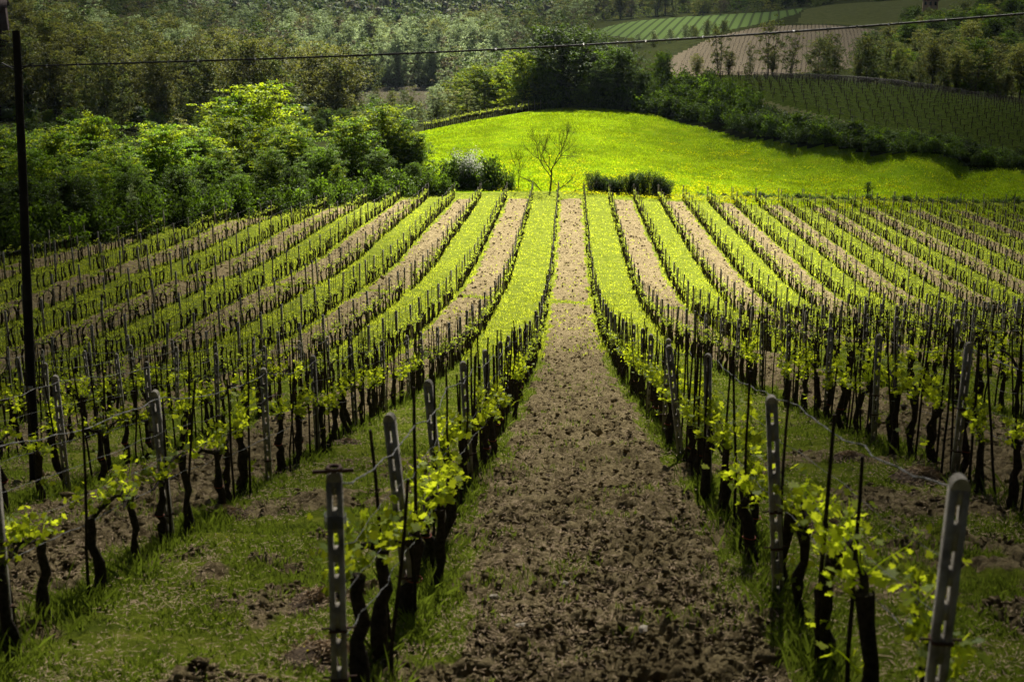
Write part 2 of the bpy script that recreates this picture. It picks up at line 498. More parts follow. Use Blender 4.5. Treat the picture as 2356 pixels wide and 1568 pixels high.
def H(X, Y):
    X = np.asarray(X, float); Y = np.asarray(Y, float)
    X, Y = np.broadcast_arrays(X, Y)
    a = near_z(X, Y)
    w = smooth01(158, 190, Y)
    o = a.copy()
    msk = w > 0
    if msk.any():
        o[msk] = a[msk] * (1 - w[msk]) + far_z(X[msk], Y[msk]) * w[msk]
    return o


def hz(x, y):
    return float(H(np.array([float(x)]), np.array([float(y)]))[0])


def at_px(px, Y):
    """world point on the ground at distance Y on the bearing of survey column px"""
    X = bearing(px) * Y
    z = hz(X, Y)
    return np.array([X, Y, z])


def poly_px(s):
    out = []
    for q in s.split(';'):
        x, y, Y = map(float, q.split())
        d = ray(x, y); out.append((d[0] / d[1] * Y, Y))
    return out


# rows of vines run along +Y
def rowx(k):
    return -1.18 - 2.8 * (k - 1) if k > 0 else 1.62 + 2.8 * (-k - 1)


END_X = [-80, -39.5, -38.2, -37.1, -35.9, -34.7, -33.3, -31.6, -29.9, -27.3, -23.7, -20.3, -17.2, -11.8, -6.2, 0.2, 9.3, 19.3, 31.5, 42.6, 54.4, 90]
END_Y = [-30, 40, 84, 89, 93.5, 99, 104.5, 110.4, 118, 125, 136.4, 145, 150, 152, 154, 155.5, 158, 160.6, 164, 167.5, 170, 176]


def row_end(X):
    return np.interp(X, END_X, END_Y)


def till_mask(X, Y):
    """1 on the tilled alleys, 0 on grassed alleys, vine lines and cross path"""
    q = (X - rowx(1)) / 2.8                     # 0..1 between L1 and R1 (tilled)
    fr = q - np.floor(q); par = np.floor(q).astype(int) % 2 == 0
    w = 0.5 - np.abs(fr - 0.5)                  # 0 at a vine line, .5 mid alley
    w = w + (vnoise(X / 0.45, Y / 0.7, 96) - 0.5) * 0.13 + (vnoise(X / 1.3, Y / 2.2, 97) - 0.5) * 0.10
    m = np.where(par, smooth01(0.07, 0.17, w), 0.0)
    m = m * 1.0 + np.where(~par, 0.12 * smooth01(0.2, 0.05, w), 0)
    g = smooth01(80.2, 80.8, Y + 0.02 * X) * smooth01(82.8, 82.2, Y + 0.02 * X)
    m = m * (1 - g * 0.9)
    m = m * smooth01(0, -2.5, Y - row_end(X) + 1.2)
    near = smooth01(45, 8, Y)                   # the near slope is rougher, grass creeps into the soil and soil into the grass
    m = m * (1 - 0.14 * near) + near * (1 - m) * (0.12 + 0.65 * smooth01(0.48, 0.68, vnoise(X / 1.1, Y / 1.3, 95) * 0.6 + vnoise(X / 0.4, Y / 0.4, 98) * 0.4))
    return m


u_in = np.arange(-0.46, 0.4601, 0.00165)
u_out = 0.46 + np.cumsum(np.linspace(0.006, 0.12, 22))
uu = np.concatenate([-u_out[::-1], u_in, u_out])
ys = [-40.0]
while ys[-1] < 2.0: ys.append(ys[-1] + 2.0)
while ys[-1] < 2600:
    y = ys[-1]
    r = 0.0034 if y < 45 else 0.0045 if y < 180 else 0.006 if y < 420 else 0.010
    ys.append(y + max(y, 5.0) * r)
ys = np.array(ys)
GX = uu[None, :] * np.maximum(ys + 5.0, 9.0)[:, None]
GY = np.broadcast_to(ys[:, None], GX.shape).copy()
GZ = H(GX, GY)
TM = till_mask(GX, GY)


def cone(x, y, seed):
    ix = np.floor(x); iy = np.floor(y); best = np.full(x.shape, 9.0)
    for dx in (-1, 0, 1):
        for dy in (-1, 0, 1):
            px = ix + dx + 0.1 + 0.8 * hash2(ix + dx, iy + dy, seed)
            py = iy + dy + 0.1 + 0.8 * hash2(ix + dx, iy + dy, seed + 5)
            r = 0.35 + 1.0 * hash2(ix + dx, iy + dy, seed + 9)
            best = np.minimum(best, ((x - px) ** 2 + (y - py) ** 2) / r)
    return np.clip(1 - best * 2.6, 0, 1) ** 0.7


def relief(X, Y, tm=None):
    """clods of the ploughed alleys and roughness of the grassed ones"""
    sh = np.shape(X)
    X = np.asarray(X, float).ravel(); Y = np.asarray(Y, float).ravel()
    tm = till_mask(X, Y) if tm is None else tm.ravel()
    o = np.zeros(X.shape)
    a = (Y < 130) & (Y > 2)
    x, y, t = X[a], Y[a], tm[a]
    w = smooth01(128, 40, y)
    wx = x + 0.12 * vnoise(x / 0.2, y / 0.2, 91); wy = y + 0.12 * vnoise(x / 0.2, y / 0.2, 92)
    soil = cone(wx / 0.34, wy / 0.34, 3) * 0.085 * vnoise(x / 0.7, y / 0.7, 4) * 1.5 + cone(wx / 0.17, wy / 0.17, 11) * 0.095 + cone(wx / 0.09, wy / 0.09, 21) * 0.045 + vnoise(x / 0.8, y / 0.8, 5) * 0.07 - 0.07
    gr = vnoise(x / 0.9, y / 0.9, 8) * 0.06 + vnoise(x / 0.22, y / 0.22, 9) * 0.03 + cone(wx / 0.12, wy / 0.12, 33) * 0.022 - 0.05
    o[a] = (soil * t + gr * (1 - t)) * w
    b = (Y > 35) & (Y < 175)
    x, y, t = X[b], Y[b], tm[b]
    o[b] += (cone(x / 0.36, y / 0.55, 51) * 0.10 + cone(x / 0.24, y / 0.35, 52) * 0.06 - 0.04) * t * smooth01(35, 70, y) * smooth01(175, 160, y)
    return o.reshape(sh)


GZ = GZ + relief(GX, GY, TM)
# ditch-like bank behind the end of the rows
GZ = GZ + 0.2 * np.exp(-((GY - row_end(GX) - 3.5) / 1.6) ** 2)

inn = GY < row_end(GX) + 3.2
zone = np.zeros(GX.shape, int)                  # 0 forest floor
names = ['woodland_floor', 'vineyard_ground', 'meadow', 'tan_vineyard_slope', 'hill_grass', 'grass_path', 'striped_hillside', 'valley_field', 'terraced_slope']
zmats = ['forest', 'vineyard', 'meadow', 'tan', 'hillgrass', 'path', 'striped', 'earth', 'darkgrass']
P_meadow = [(-16, 156)] + poly_px('985 440 160;930 380 180;900 320 210;930 300 224;1120 275 231;1240 256 239;1330 251 244;1500 268 238;1600 296 228;1700 329 217;1850 357 207;2000 377 202;2200 399 197;2356 411 192;2800 432 188;2900 500 150') + [(70, 150), (0, 150)]
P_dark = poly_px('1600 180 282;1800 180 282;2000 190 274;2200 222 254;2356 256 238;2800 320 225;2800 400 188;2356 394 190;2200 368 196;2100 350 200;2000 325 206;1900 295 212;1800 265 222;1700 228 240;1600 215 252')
P_path = poly_px('1700 222 243;1800 257 226;1900 288 216;2000 318 209;2050 335 205;2050 341 203;2000 327 206;1900 297 212;1800 267 222;1700 230 240')
P_tan = poly_px('1530 132 420;1640 88 465;1750 64 505;1900 59 530;2080 76 505;2100 150 410;1800 175 385;1550 175 385')
P_str = poly_px('1335 80 640;1450 52 705;1600 39 735;1800 27 770;1850 24 780;1830 36 690;1700 65 615;1600 87 588;1480 92 590')
P_val = poly_px('760 216 515;900 204 560;1010 206 560;1040 220 520;1000 262 430;930 275 410;850 250 440;780 232 480')
P_hill = poly_px('1830 52 625;1900 60 560;2060 74 520;2200 62 525;2300 45 560;2356 10 700;2150 2 800;1900 12 790;1850 24 760')
P_top = poly_px('1110 30 1000;1300 26 1000;1310 16 1080;1110 18 1080')
P_gr = poly_px('2280 232 318;2500 240 312;2500 215 340;2300 220 330')
P_clr = poly_px('630 22 1040;700 4 1150;760 0 1180;680 20 1060')
zone[inpoly(GX, GY, P_meadow)] = 2
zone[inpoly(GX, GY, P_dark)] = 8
zone[inpoly(GX, GY, P_path)] = 5
zone[inpoly(GX, GY, P_tan)] = 3
zone[inpoly(GX, GY, P_str)] = 6
zone[inpoly(GX, GY, P_val)] = 7
zone[inpoly(GX, GY, P_clr)] = 7
for P in (P_hill, P_top, P_gr): zone[inpoly(GX, GY, P)] = 4
zone[inn] = 1
nr, nc = GX.shape
idx = np.arange(nr * nc).reshape(nr, nc)
quad = np.stack([idx[:-1, :-1], idx[:-1, 1:], idx[1:, 1:], idx[1:, :-1]], -1).reshape(-1, 4)
qz = zone[:-1, :-1].ravel()
allV = np.stack([GX, GY, GZ], -1).reshape(-1, 3)
for z in range(len(names)):
    q = quad[qz == z]
    if not len(q): continue
    used, inv = np.unique(q, return_inverse=True)
    me = meshdata(names[z], allV[used], [inv.reshape(-1, 4)], GM[zmats[z]], None, True, {'till': TM.ravel()[used]})
    o = obj(names[z], me)
    tag(o, kind='structure')

# ------------------------------------------------------------------ unseen cloud deck, added and shaped to lay light and shade below
CA = """1250 1400 .33;1330 1100 .38;1330 850 .42;1330 720 .72;1330 600 1;1330 470 1.1;1400 380 1.1;1150 400 .9;1000 520 1;700 580 .52;300 640 .20;50 620 .10;50 900 .10;300 1000 .17;600 1000 .32;900 1100 .44;50 1450 .04;500 1400 .11;800 1450 .2;2300 1450 .035;1900 1300 .12;1600 1200 .26;2250 1050 .12;2300 820 .22;2000 800 .34;1700 800 .46;2330 600 .4;2050 560 .75;1700 560 1.05
2300 440 .22;2330 420 .12;2050 420 .42;1850 420 .7;1700 420 1.0;1650 340 .5;1900 380 .34;2150 440 .34;1150 330 .8;1330 290 .75;1550 330 .5;1480 400 1.2"""
CB = """1800 250 245 .2;2200 300 225 .14;1650 250 240 .2;1300 240 248 1.2;1450 250 248 .7;600 380 165 1.5;850 380 165 1.3;300 420 150 1.0;50 430 145 .55;-200 430 140 .3
100 200 340 .30;300 200 380 .50;600 200 400 .8;800 240 420 .8;-200 100 350 .08;900 150 560 1.6;1080 150 560 1.3;1280 120 600 .35;1000 220 500 .7;600 60 850 .6;1000 60 850 .75;200 30 800 .2;1500 60 650 .65;1700 110 450 .6;1620 140 430 .85;1900 100 470 .24;1850 120 440 .34;1800 70 500 .35;1900 25 720 .18;2050 30 640 .16;2100 130 400 .5;1950 150 380 .6;2150 200 300 .45;2300 60 500 .16;2330 150 350 .25;2000 30 650 .3;1200 20 1100 .6;300 0 1100 .3;1800 0 1100 .35;2500 0 1100 .15;0 -50 1800 .3;1200 -50 1800 .5;2400 -50 1800 .3"""
ca = []
for s in CA.replace('\n', ';').split(';'):
    x, y, T = map(float, s.split())
    d = ray(x, y); t = np.linspace(4, 260, 6000); zz = H(t * d[0] / 1, t * d[1]); i = int(np.argmax(t * d[2] < zz))
    ca.append((t[i] * d[0], t[i] * d[1], T))
for s in CB.replace('\n', ';').split(';'):
    x, y, Y, T = map(float, s.split())
    ca.append((bearing(x) * Y, Y, T))
ca = np.array(ca)


def light_map(X, Y):
    lx = np.stack([X / (Y + 14), np.log(Y + 14)], -1) * np.array([3.0, 1.0])
    A = np.stack([ca[:, 0] / (ca[:, 1] + 14), np.log(ca[:, 1] + 14)], -1) * np.array([3.0, 1.0])
    d2 = ((lx[:, None] - A[None]) ** 2).sum(-1)
    w = np.exp(-d2 / (2 * 0.11 ** 2)) + 1e-4 / (d2 + 0.02) 
    return (w * np.log(ca[:, 2])[None]).sum(1) / w.sum(1)


CZ0 = 170.0
SIG = 0.05
gy = [-40.0]
while gy[-1] < 1900: gy.append(gy[-1] + max(1.6, (gy[-1] + 14) * 0.035))
gy = np.array([-1500.0, -900, -500, -260, -140, -80, -55] + gy)
gu = np.linspace(-1.1, 1.1, 110)
LX = gu[None, :] * np.maximum(gy + 14, 12)[:, None]
edge = np.maximum(1.1 * np.maximum(gy + 14, 12), 1)
OUT = np.array([30.0, 80, 180, 400, 900, 1800])
LX = np.concatenate([-(edge[:, None] + OUT[None, ::-1]), LX, edge[:, None] + OUT[None]], 1)
LY = np.broadcast_to(gy[:, None], LX.shape)
LT = light_map(LX.ravel(), np.maximum(LY.ravel(), -8)).reshape(LX.shape) * 1.2
outer = np.maximum(smooth01(0, 60, np.abs(LX) - edge[:, None]), smooth01(-10, -60, LY))  # deck widened beyond the view to hold back skylight
LT = LT * (1 - outer) + math.log(0.09) * outer
LT = LT - 0.08 * (vnoise(LX / 40 + LY / 90, LY / 40, 71) + vnoise(LX / 15, LY / 15, 72) * 0.5 - 0.6)
thick = np.clip(-LT, 0, 4) * math.sin(SUN_EL) / SIG
thick = np.maximum(thick, 0.02)
gz0 = H(LX, LY)
off = (CZ0 - gz0) / math.tan(SUN_EL)
CX = LX + off * math.sin(SUN_AZ)
CY = LY + off * math.cos(SUN_AZ)
bump = vnoise(CX / 30, CY / 30, 81) * 4
n0, n1 = CX.shape
Vb = np.stack([CX, CY, CZ0 - bump * 0.3 - thick * 0.3], -1).reshape(-1, 3)
Vt = np.stack([CX, CY, CZ0 - bump * 0.3 + thick * 0.7], -1).reshape(-1, 3)
ii = np.arange(n0 * n1).reshape(n0, n1)
qb = np.stack([ii[:-1, :-1], ii[1:, :-1], ii[1:, 1:], ii[:-1, 1:]], -1).reshape(-1, 4)
qt = qb[:, ::-1] + n0 * n1
rim = []
loop = list(ii[0, :]) + list(ii[1:, -1]) + list(ii[-1, -2::-1]) + list(ii[-2:0:-1, 0])
for a, b in zip(loop, loop[1:] + loop[:1]):
    rim.append((a, b, b + n0 * n1, a + n0 * n1))
cm, nt, out = mat('shade_deck_volume')
vol = N(nt, 'ShaderNodeVolumePrincipled')
vol.inputs['Color'].default_value = (0.04, 0.042, 0.046, 1)
vol.inputs['Density'].default_value = SIG
vol.inputs['Anisotropy'].default_value = 0.3
nt.links.new(vol.outputs[0], out.inputs['Volume'])
added_shade_deck = obj('added_shade_deck', meshdata('added_shade_deck', np.concatenate([Vb, Vt]), [qb, qt, np.array(rim)], cm, None, True))  # out of view, added to dim sun and sky by its thickness
tag(added_shade_deck, kind='structure')
# ------------------------------------------------------------------ foliage building blocks
def unit(n, rng):
    v = rng.normal(size=(n, 3)); return v / (np.linalg.norm(v, axis=1)[:, None] + 1e-9)


def leafquads(mb, C, size, rng, m=0, up=0.35, aspect=0.62):
    n = len(C)
    if not n: return
    nn = unit(n, rng); nn[:, 2] = np.abs(nn[:, 2]) * (1 + up) + up * 0.3
    nn /= np.linalg.norm(nn, axis=1)[:, None]
    t = np.cross(nn, unit(n, rng)); t /= np.linalg.norm(t, axis=1)[:, None] + 1e-9
    b = np.cross(nn, t)
    s = (np.asarray(size) * rng.uniform(0.6, 1.3, n))[:, None]
    fold = nn * s * 0.18
    V = np.stack([C - t * s * 0.5, C + b * s * 0.5 * aspect + fold, C + t * s * 0.5, C - b * s * 0.5 * aspect + fold], 1).reshape(-1, 3)
    mb.add(V, np.arange(n * 4).reshape(-1, 4), m)


LOBES = [(0, 1.0), (0.38, 0.62), (0.75, 0.92), (1.2, 0.58), (1.85, 0.8), (2.6, 0.55), (3.14, 0.2), (-2.6, 0.55), (-1.85, 0.8), (-1.2, 0.58), (-0.75, 0.92), (-0.38, 0.62)]


def vineleaves(mb, C, size, rng, m=0):
    n = len(C)
    nn = unit(n, rng); nn[:, 2] = np.abs(nn[:, 2]) + 0.25
    nn /= np.linalg.norm(nn, axis=1)[:, None]
    t = np.cross(nn, unit(n, rng)); t /= np.linalg.norm(t, axis=1)[:, None] + 1e-9
    b = np.cross(nn, t)
    s = (size * rng.uniform(0.55, 1.25, n))[:, None]
    P = []
    for a, r in LOBES:
        P.append(C + (t * math.cos(a) + b * math.sin(a)) * s * r * 0.5 + nn * s * 0.12 * (r - 0.6) * math.cos(a * 2))
    V = np.stack(P, 1).reshape(-1, 3)
    mb.add(V, np.arange(n * 12).reshape(-1, 12), m)


def wiggle(p0, p1, n, amp, rng, bow=0.0):
    t = np.linspace(0, 1, n)[:, None]
    p0 = np.asarray(p0, float); p1 = np.asarray(p1, float)
    P = p0 * (1 - t) + p1 * t
    w = np.cumsum(rng.normal(size=(n, 3)), 0); w -= w[0] * (1 - t) + w[-1] * t
    P = P + w * amp / math.sqrt(n)
    P[:, 2] += bow * np.sin(math.pi * t[:, 0])
    return P


def tree_meshes(key, h=10.0, R=4.0, c0=0.15, prof='dome', nb=70, nl=110, ls=0.30, leaf='leaf_bright', bark='treebark', tr=0.16,
                seed=1, sig=0.5, flat=0.6, ivy=0.0, stems=1, twigs=True, leaf2=None, f2=0.25, up=0.7, lean=0.02):
    rng = np.random.default_rng(seed)
    tb, cb = MB(), MB()
    iv = MB() if ivy else None
    prf = {'dome': lambda f: np.sqrt(np.clip(1 - ((f - 0.42) / 0.60) ** 2, 0.02, 1)),
           'top': lambda f: np.clip(np.sin(np.clip((f - c0) / (1.04 - c0), 0, 1) * math.pi) ** 0.6 * 0.9 + 0.12, 0.1, 1),
           'column': lambda f: np.clip(1.05 - 0.75 * f ** 2.2, 0.1, 1) * np.clip((f - c0) * 6 + 0.5, 0, 1),
           'fan': lambda f: np.clip(0.2 + f * 1.0, 0, 1) * np.sqrt(np.clip(1.08 - f ** 5, 0.05, 1)),
           'cone': lambda f: np.clip(1.1 - f, 0.05, 1)}[prof]
    trunks = []
    for s in range(stems):
        a = rng.uniform(0, 6.28)
        b0 = np.array([math.cos(a), math.sin(a), 0]) * (0.0 if stems == 1 else 0.06 * h * rng.uniform(0.3, 1))
        tip = b0 * 3 + np.array([rng.normal() * lean * h, rng.normal() * lean * h, h * rng.uniform(0.86, 0.95)])
        P = wiggle(b0 + [0, 0, -0.5], tip, 12, 0.03 * h, rng)
        P[:, :2] = b0[:2] + (P[:, :2] - b0[:2]) * np.linspace(0, 1, 12)[:, None] ** 0.6
        tb.tube(P, np.linspace(tr / math.sqrt(stems), 0.02, 12) + np.r_[0.35 * tr, np.zeros(11)], 7)
        trunks.append(P)
    if ivy:
        P = trunks[0]
        k = rng.integers(0, int(12 * ivy) + 1, 1500)
        C = P[k] + rng.normal(size=(1500, 3)) * [tr * 2.0, tr * 2.0, 0.35]
        leafquads(iv, C, ls * 0.8, rng)
    C2all = []
    for i in range(nb):
        f = c0 + (1 - c0) * (i + rng.uniform(0.2, 0.8)) / nb
        f = min(f, 1.0)
        rr = R * float(prf(f)) * rng.uniform(0.35, 1.18)
        a = i * 2.399 + rng.normal() * 0.5
        tip = np.array([math.cos(a) * rr, math.sin(a) * rr, f * h * rng.uniform(0.94, 1.06) + rng.normal() * 0.02 * h])
        P = trunks[i % stems]
        fo = np.clip(f - rr / h * rng.uniform(0.5, 0.9), c0 * 0.6 + 0.05, 0.92)
        org = P[int(fo * 11)]
        tip[:2] += org[:2] * 0.5
        B = wiggle(org, tip, 6, 0.05 * h, rng, bow=-0.02 * h)
        if twigs and rr > 0.15 * R:
            tb.tube(B, np.linspace(0.30 * tr * (1 - 0.6 * f), 0.012, 6), 4, cap=False)
        # leaves gather in flat tufts along the outer part of the bough
        nc = max(2, int(nl * rng.uniform(0.6, 1.4) / 26))
        t = np.clip(1.04 - np.abs(rng.normal(size=nc)) * 0.42, 0.12, 1.04)
        idx = np.minimum(t * 5, 4.999); i0 = idx.astype(int); fr = (idx - i0)[:, None]
        so = rng.normal(size=(nc, 3)) * sig * [1, 1, 0.7]
        K = B[i0] * (1 - fr) + B[i0 + 1] * fr + so
        k = np.repeat(np.arange(nc), 26)
        Cc = K[k] + rng.normal(size=(len(k), 3)) * sig * rng.uniform(0.35, 0.7, nc)[k][:, None] * [1, 1, flat]
        ns = nc
        if leaf2 is not None and rng.uniform() < f2: leafquads(cb, Cc, ls, rng, 1, up)
        else: leafquads(cb, Cc, ls, rng, 0, up)
        if twigs:
            for q in range(3):
                tb.tube(np.stack([B[3], (B[3] + B[5]) / 2 + so[q % ns] * 0.6, B[5] + so[q % ns]]), [0.02, 0.014, 0.006], 3, cap=False)
    r = {'trunk': tb.data(key + '_trunk', M[bark], True), 'crown': cb.data(key + '_crown', [M[leaf]] + ([M[leaf2]] if leaf2 else []))}
    if ivy: r['ivy'] = iv.data(key + '_ivy', M['leaf_dark'])
    return r


def bush_meshes(key, R=1.2, h=1.3, nb=26, nl=90, ls=0.12, leaf='leaf_dark', seed=1, sig=0.22, leaf2=None, f2=0.3, stems=True, wide=1.0):
    rng = np.random.default_rng(seed)
    tb, cb = MB(), MB()
    for i in range(nb):
        a = rng.uniform(0, 6.28); e = math.asin(rng.uniform(0.02, 1.0))
        tip = np.array([math.cos(a) * math.cos(e) * R * wide, math.sin(a) * math.cos(e) * R, math.sin(e) * h]) * rng.uniform(0.6, 1.1)
        B = wiggle([rng.normal() * 0.15 * R, rng.normal() * 0.15 * R, -0.15], tip, 5, 0.12 * R, rng)
        tb.tube(B, np.linspace(0.02 * R, 0.006, 5), 3, cap=False)
        n = int(nl * rng.uniform(0.5, 1.4))
        t = np.repeat(np.clip(1 - np.abs(rng.normal(size=n // 12 + 1)) * 0.4, 0.05, 1), 12)[:n]
        idx = t * 4; i0 = np.minimum(idx.astype(int), 3); fr = (idx - i0)[:, None]
        Cc = B[i0] * (1 - fr) + B[i0 + 1] * fr + rng.normal(size=(n, 3)) * sig
        Cc[:, 2] = np.maximum(Cc[:, 2], 0.03)
        leafquads(cb, Cc, ls, rng, 1 if (leaf2 and tip[2] > 0.45 * h and rng.uniform() < f2) else 0)
    return {'stems': tb.data(key + '_stems', M['treebark']), 'leaves': cb.data(key + '_leaves', [M[leaf]] + ([M[leaf2]] if leaf2 else []))}


def place(name, meshes, loc, rz, s, label, cat, group=None):
    """an Empty at the base of the thing, its parts as children"""
    e = bpy.data.objects.new(name, None)
    col.objects.link(e)
    e.location = tuple(float(c) for c in loc); e.rotation_euler = (0, 0, float(rz))
    e.scale = (s, s, s) if np.isscalar(s) else tuple(float(c) for c in s)
    tag(e, label, cat, group)
    for k, me in meshes.items():
        obj(k, me, e)
    return e


def word(n):
    a = ['zeroth', 'first', 'second', 'third', 'fourth', 'fifth', 'sixth', 'seventh', 'eighth', 'ninth', 'tenth', 'eleventh', 'twelfth']
    if n < len(a): return a[n]
    return '%d%s' % (n, 'th' if 10 <= n % 100 <= 20 else {1: 'st', 2: 'nd', 3: 'rd'}.get(n % 10, 'th'))


def inframe(X, Y, z, marg=90):
    P = np.stack([X, Y, z], -1)
    d = P @ FV
    sx = PW / 2 + FPX * (P @ RV) / d; sy = PH / 2 - FPX * (P @ UV) / d
    return (sx > -marg) & (sx < PW + marg) & (sy < PH + marg * 5) & (d > 1), sx, sy


# ------------------------------------------------------------------ vines
def vine_mesh(key, seed, hi):
    rng = np.random.default_rng(seed)
    tb, cb = MB(), MB()
    hh = rng.uniform(0.62, 0.82)
    lean = rng.normal(size=2) * 0.05
    head = np.array([lean[0], lean[1], hh])
    P = wiggle([0, 0, -0.12], head, 9 if hi else 5, 0.075, rng)
    r = np.linspace(0.058, 0.040, len(P)) * rng.uniform(0.75, 1.15) * (1 + 0.18 * rng.normal(size=len(P)))
    r[0] *= 1.3; r[-1] *= 1.5
    tb.tube(P, np.clip(r, 0.02, 0.1), 9 if hi else 5)
    leafC, shoots = [], []
    arms = [1, -1] if rng.uniform() < 0.45 else [rng.choice([1, -1])]
    for sgn in arms:
        L = rng.uniform(0.3, 0.6)
        end = head + [rng.normal() * 0.05, sgn * L, rng.uniform(0.0, 0.12)]
        A = wiggle(head - [0, 0, 0.03], end, 6, 0.05, rng, 0.06)
        tb.tube(A, np.linspace(0.026, 0.011, 6), 6 if hi else 4)
        for k in range(rng.integers(4, 7) if hi else 4):
            shoots.append(A[rng.integers(1, 6)])
    for k in range(3 if hi else 2): shoots.append(head + rng.normal(size=3) * 0.03)
    if rng.uniform() < 0.35:
        shoots.append(P[len(P) // 2])
    for s in shoots:
        tip = s + [rng.normal() * 0.10, rng.normal() * 0.11, rng.uniform(0.08, 0.32) if hi else rng.uniform(0.05, 0.2)]
        if hi:
            S = wiggle(s, tip, 4, 0.02, rng)
            cb.tube(S, [0.005, 0.004, 0.003, 0.002], 4, 1)
            n = rng.integers(7, 12)
            t = rng.uniform(0.15, 1.05, n)[:, None]
            vineleaves(cb, s * (1 - t) + tip * t + rng.normal(size=(n, 3)) * [0.045, 0.05, 0.03], 0.092, rng)
        else:
            n = rng.integers(2, 5)
            t = rng.uniform(0.1, 1.05, n)[:, None]
            leafquads(cb, s * (1 - t) + tip * t + rng.normal(size=(n, 3)) * 0.035, 0.095, rng, 0, 0.2, 0.8)
    if hi:
        parts = {'trunk': tb.data(key + '_trunk', M['bark'], True), 'shoots': cb.data(key + '_shoots', [M['vineleaf'], M['vineleaf']])}
        if seed % 3 == 0:
            tie = MB(); q = P[5]
            a = np.linspace(0, 6.3, 14)
            tie.tube(np.stack([q[0] + 0.052 * np.cos(a), q[1] + 0.052 * np.sin(a), q[2] + 0.004 * np.sin(a * 2)], -1), 0.0035, 4)
            parts['tie'] = tie.data(key + '_tie', M['redtie'])
        return parts
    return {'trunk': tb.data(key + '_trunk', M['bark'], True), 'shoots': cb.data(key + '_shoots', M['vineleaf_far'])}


VH = [vine_mesh('vine_near', 100 + i, True) for i in range(12)]
VF = [vine_mesh('vine_far', 200 + i, False) for i in range(8)]


def post_mesh(key, seed, hi, clips=0):
    rng = np.random.default_rng(seed)
    b = MB(); h = 1.68; w, d = 0.042, 0.036
    if not hi:
        b.box((0, 0, h / 2 - 0.1), (w, d, h / 2 + 0.1))
        return {'post': b.data(key, M['concrete'])}
    # two rails joined by cross pieces: the slots between them are open
    for s in (-1, 1):
        b.add(*[np.array([[s * 0.013, -d, -0.3], [s * w, -d * 0.8, -0.3], [s * w, d * 0.8, -0.3], [s * 0.013, d, -0.3],
                          [s * 0.013, -d, h - 0.06], [s * w, -d * 0.8, h - 0.06], [s * w, d * 0.8, h - 0.06], [s * 0.013, d, h - 0.06]]),
                np.array([[0, 3, 2, 1], [4, 5, 6, 7], [0, 1, 5, 4], [1, 2, 6, 5], [2, 3, 7, 6], [3, 0, 4, 7]])])
    z = -0.3
    gap = 0.095; k = 0
    while z < h - 0.06:
        L = 0.07 if k % 3 else 0.12
        z1 = min(z + L, h - 0.06)
        b.box((0, 0, (z + z1) / 2), (0.0132, d * 0.9, (z1 - z) / 2))
        z = z1 + gap; k += 1
    # rounded head
    a = np.linspace(0, math.pi, 13)
    prof = np.stack([np.cos(a) * w, np.zeros(13), h - 0.062 + np.sin(a) * 0.055], -1)
    V = np.concatenate([prof + [0, -d * 0.93, 0], prof + [0, d * 0.93, 0]])
    F = [[i, i + 1, i + 14, i + 13] for i in range(12)]
    b.add(V, F)
    b.add(V, [list(range(13))]); b.add(V, [list(range(25, 12, -1))])
    parts = {'post': b.data(key, M['concrete'])}
    for c in range(clips):
        cb = MB(); zc = 0.38 + c * 0.52 + rng.normal() * 0.05
        cb.box((0, 0, zc), (w + 0.006, d + 0.006, 0.007), 0)
        cb.tube([(-w - 0.05, 0, zc), (w + 0.05, 0, zc + 0.005)], 0.006, 6)
        parts['clip' if c == 0 else 'clip.%d' % c] = cb.data(key + '_clip', M['rust'])
    return parts


PHI = [post_mesh('concrete_post', i, True, (2, 0, 1, 2, 0, 1)[i]) for i in range(6)]
PLO = post_mesh('concrete_post_far', 9, False)


def stake_mesh(seed):
    rng = np.random.default_rng(seed); b = MB()
    h = rng.uniform(1.4, 1.95)
    b.tube(wiggle((0, 0, -0.2), (rng.normal() * 0.06, rng.normal() * 0.07, h), 7, 0.02, rng), np.linspace(0.016, 0.011, 7), 6)
    return b.data('stake', M['stake'], True)


SK = [stake_mesh(i) for i in range(8)]

rows = [k for k in range(13, 0, -1)] + [-k for k in range(1, 21)]
vines, posts, stakes = [], [], []
first = {1: 7.7, -1: 6.1, 2: 9.0, -2: 9.5}
post_first = {1: [6.75, 9.6, 12.8, 16.2, 20.0], -1: [5.7, 9.75, 15.2, 18.2, 21.8], 2: [9.1, 13.2, 17.3, 21.3], -2: [11.2, 15.3, 19.3, 23.2], 3: [13.4]}
for k in rows:
    X = rowx(k)
    ye = float(row_end(X))
    y0 = max(first.get(k, 0), (abs(X) / (0.43 if X < 0 else 0.37)) - 1.5, 5.5)
    rng = np.random.default_rng(900 + k)
    gap = (rng.uniform(80, 81.5), rng.uniform(83.2, 84.5)) if k > 1 else (81.4, 82.0)
    y = y0 + (0 if k in first else rng.uniform(0, 1))
    while y < ye - 0.8:
        if not (gap[0] - 0.4 < y < gap[1] + 0.4) and rng.uniform() > 0.05:
            vines.append((k, X + rng.normal() * 0.05, y))
        if rng.uniform() < (0.93 if y > 12 else 0.6) and not (gap[0] < y < gap[1]):
            stakes.append((k, X + rng.normal() * 0.04, y + 0.18 * rng.choice([-1, 1])))
            if 13 < y < 60 and rng.uniform() < 0.45: stakes.append((k, X + rng.normal() * 0.06, y + rng.uniform(0.3, 0.5)))
        y += rng.uniform(0.74, 1.06) if y > 14 else rng.uniform(0.82, 1.12)
    pl = list(post_first.get(k, [y0 + rng.uniform(0, 4)]))
    py = pl.pop()
    while py < ye:
        pl.append(py); py += 4.1 + rng.normal() * 0.06
    pl.append(ye)
    if k > 1: pl = [q for q in pl if not gap[0] - 1.5 < q < gap[1] + 1.5] + [gap[0], gap[1]]
    for q in sorted(pl): posts.append((k, X + rng.normal() * 0.03, q))

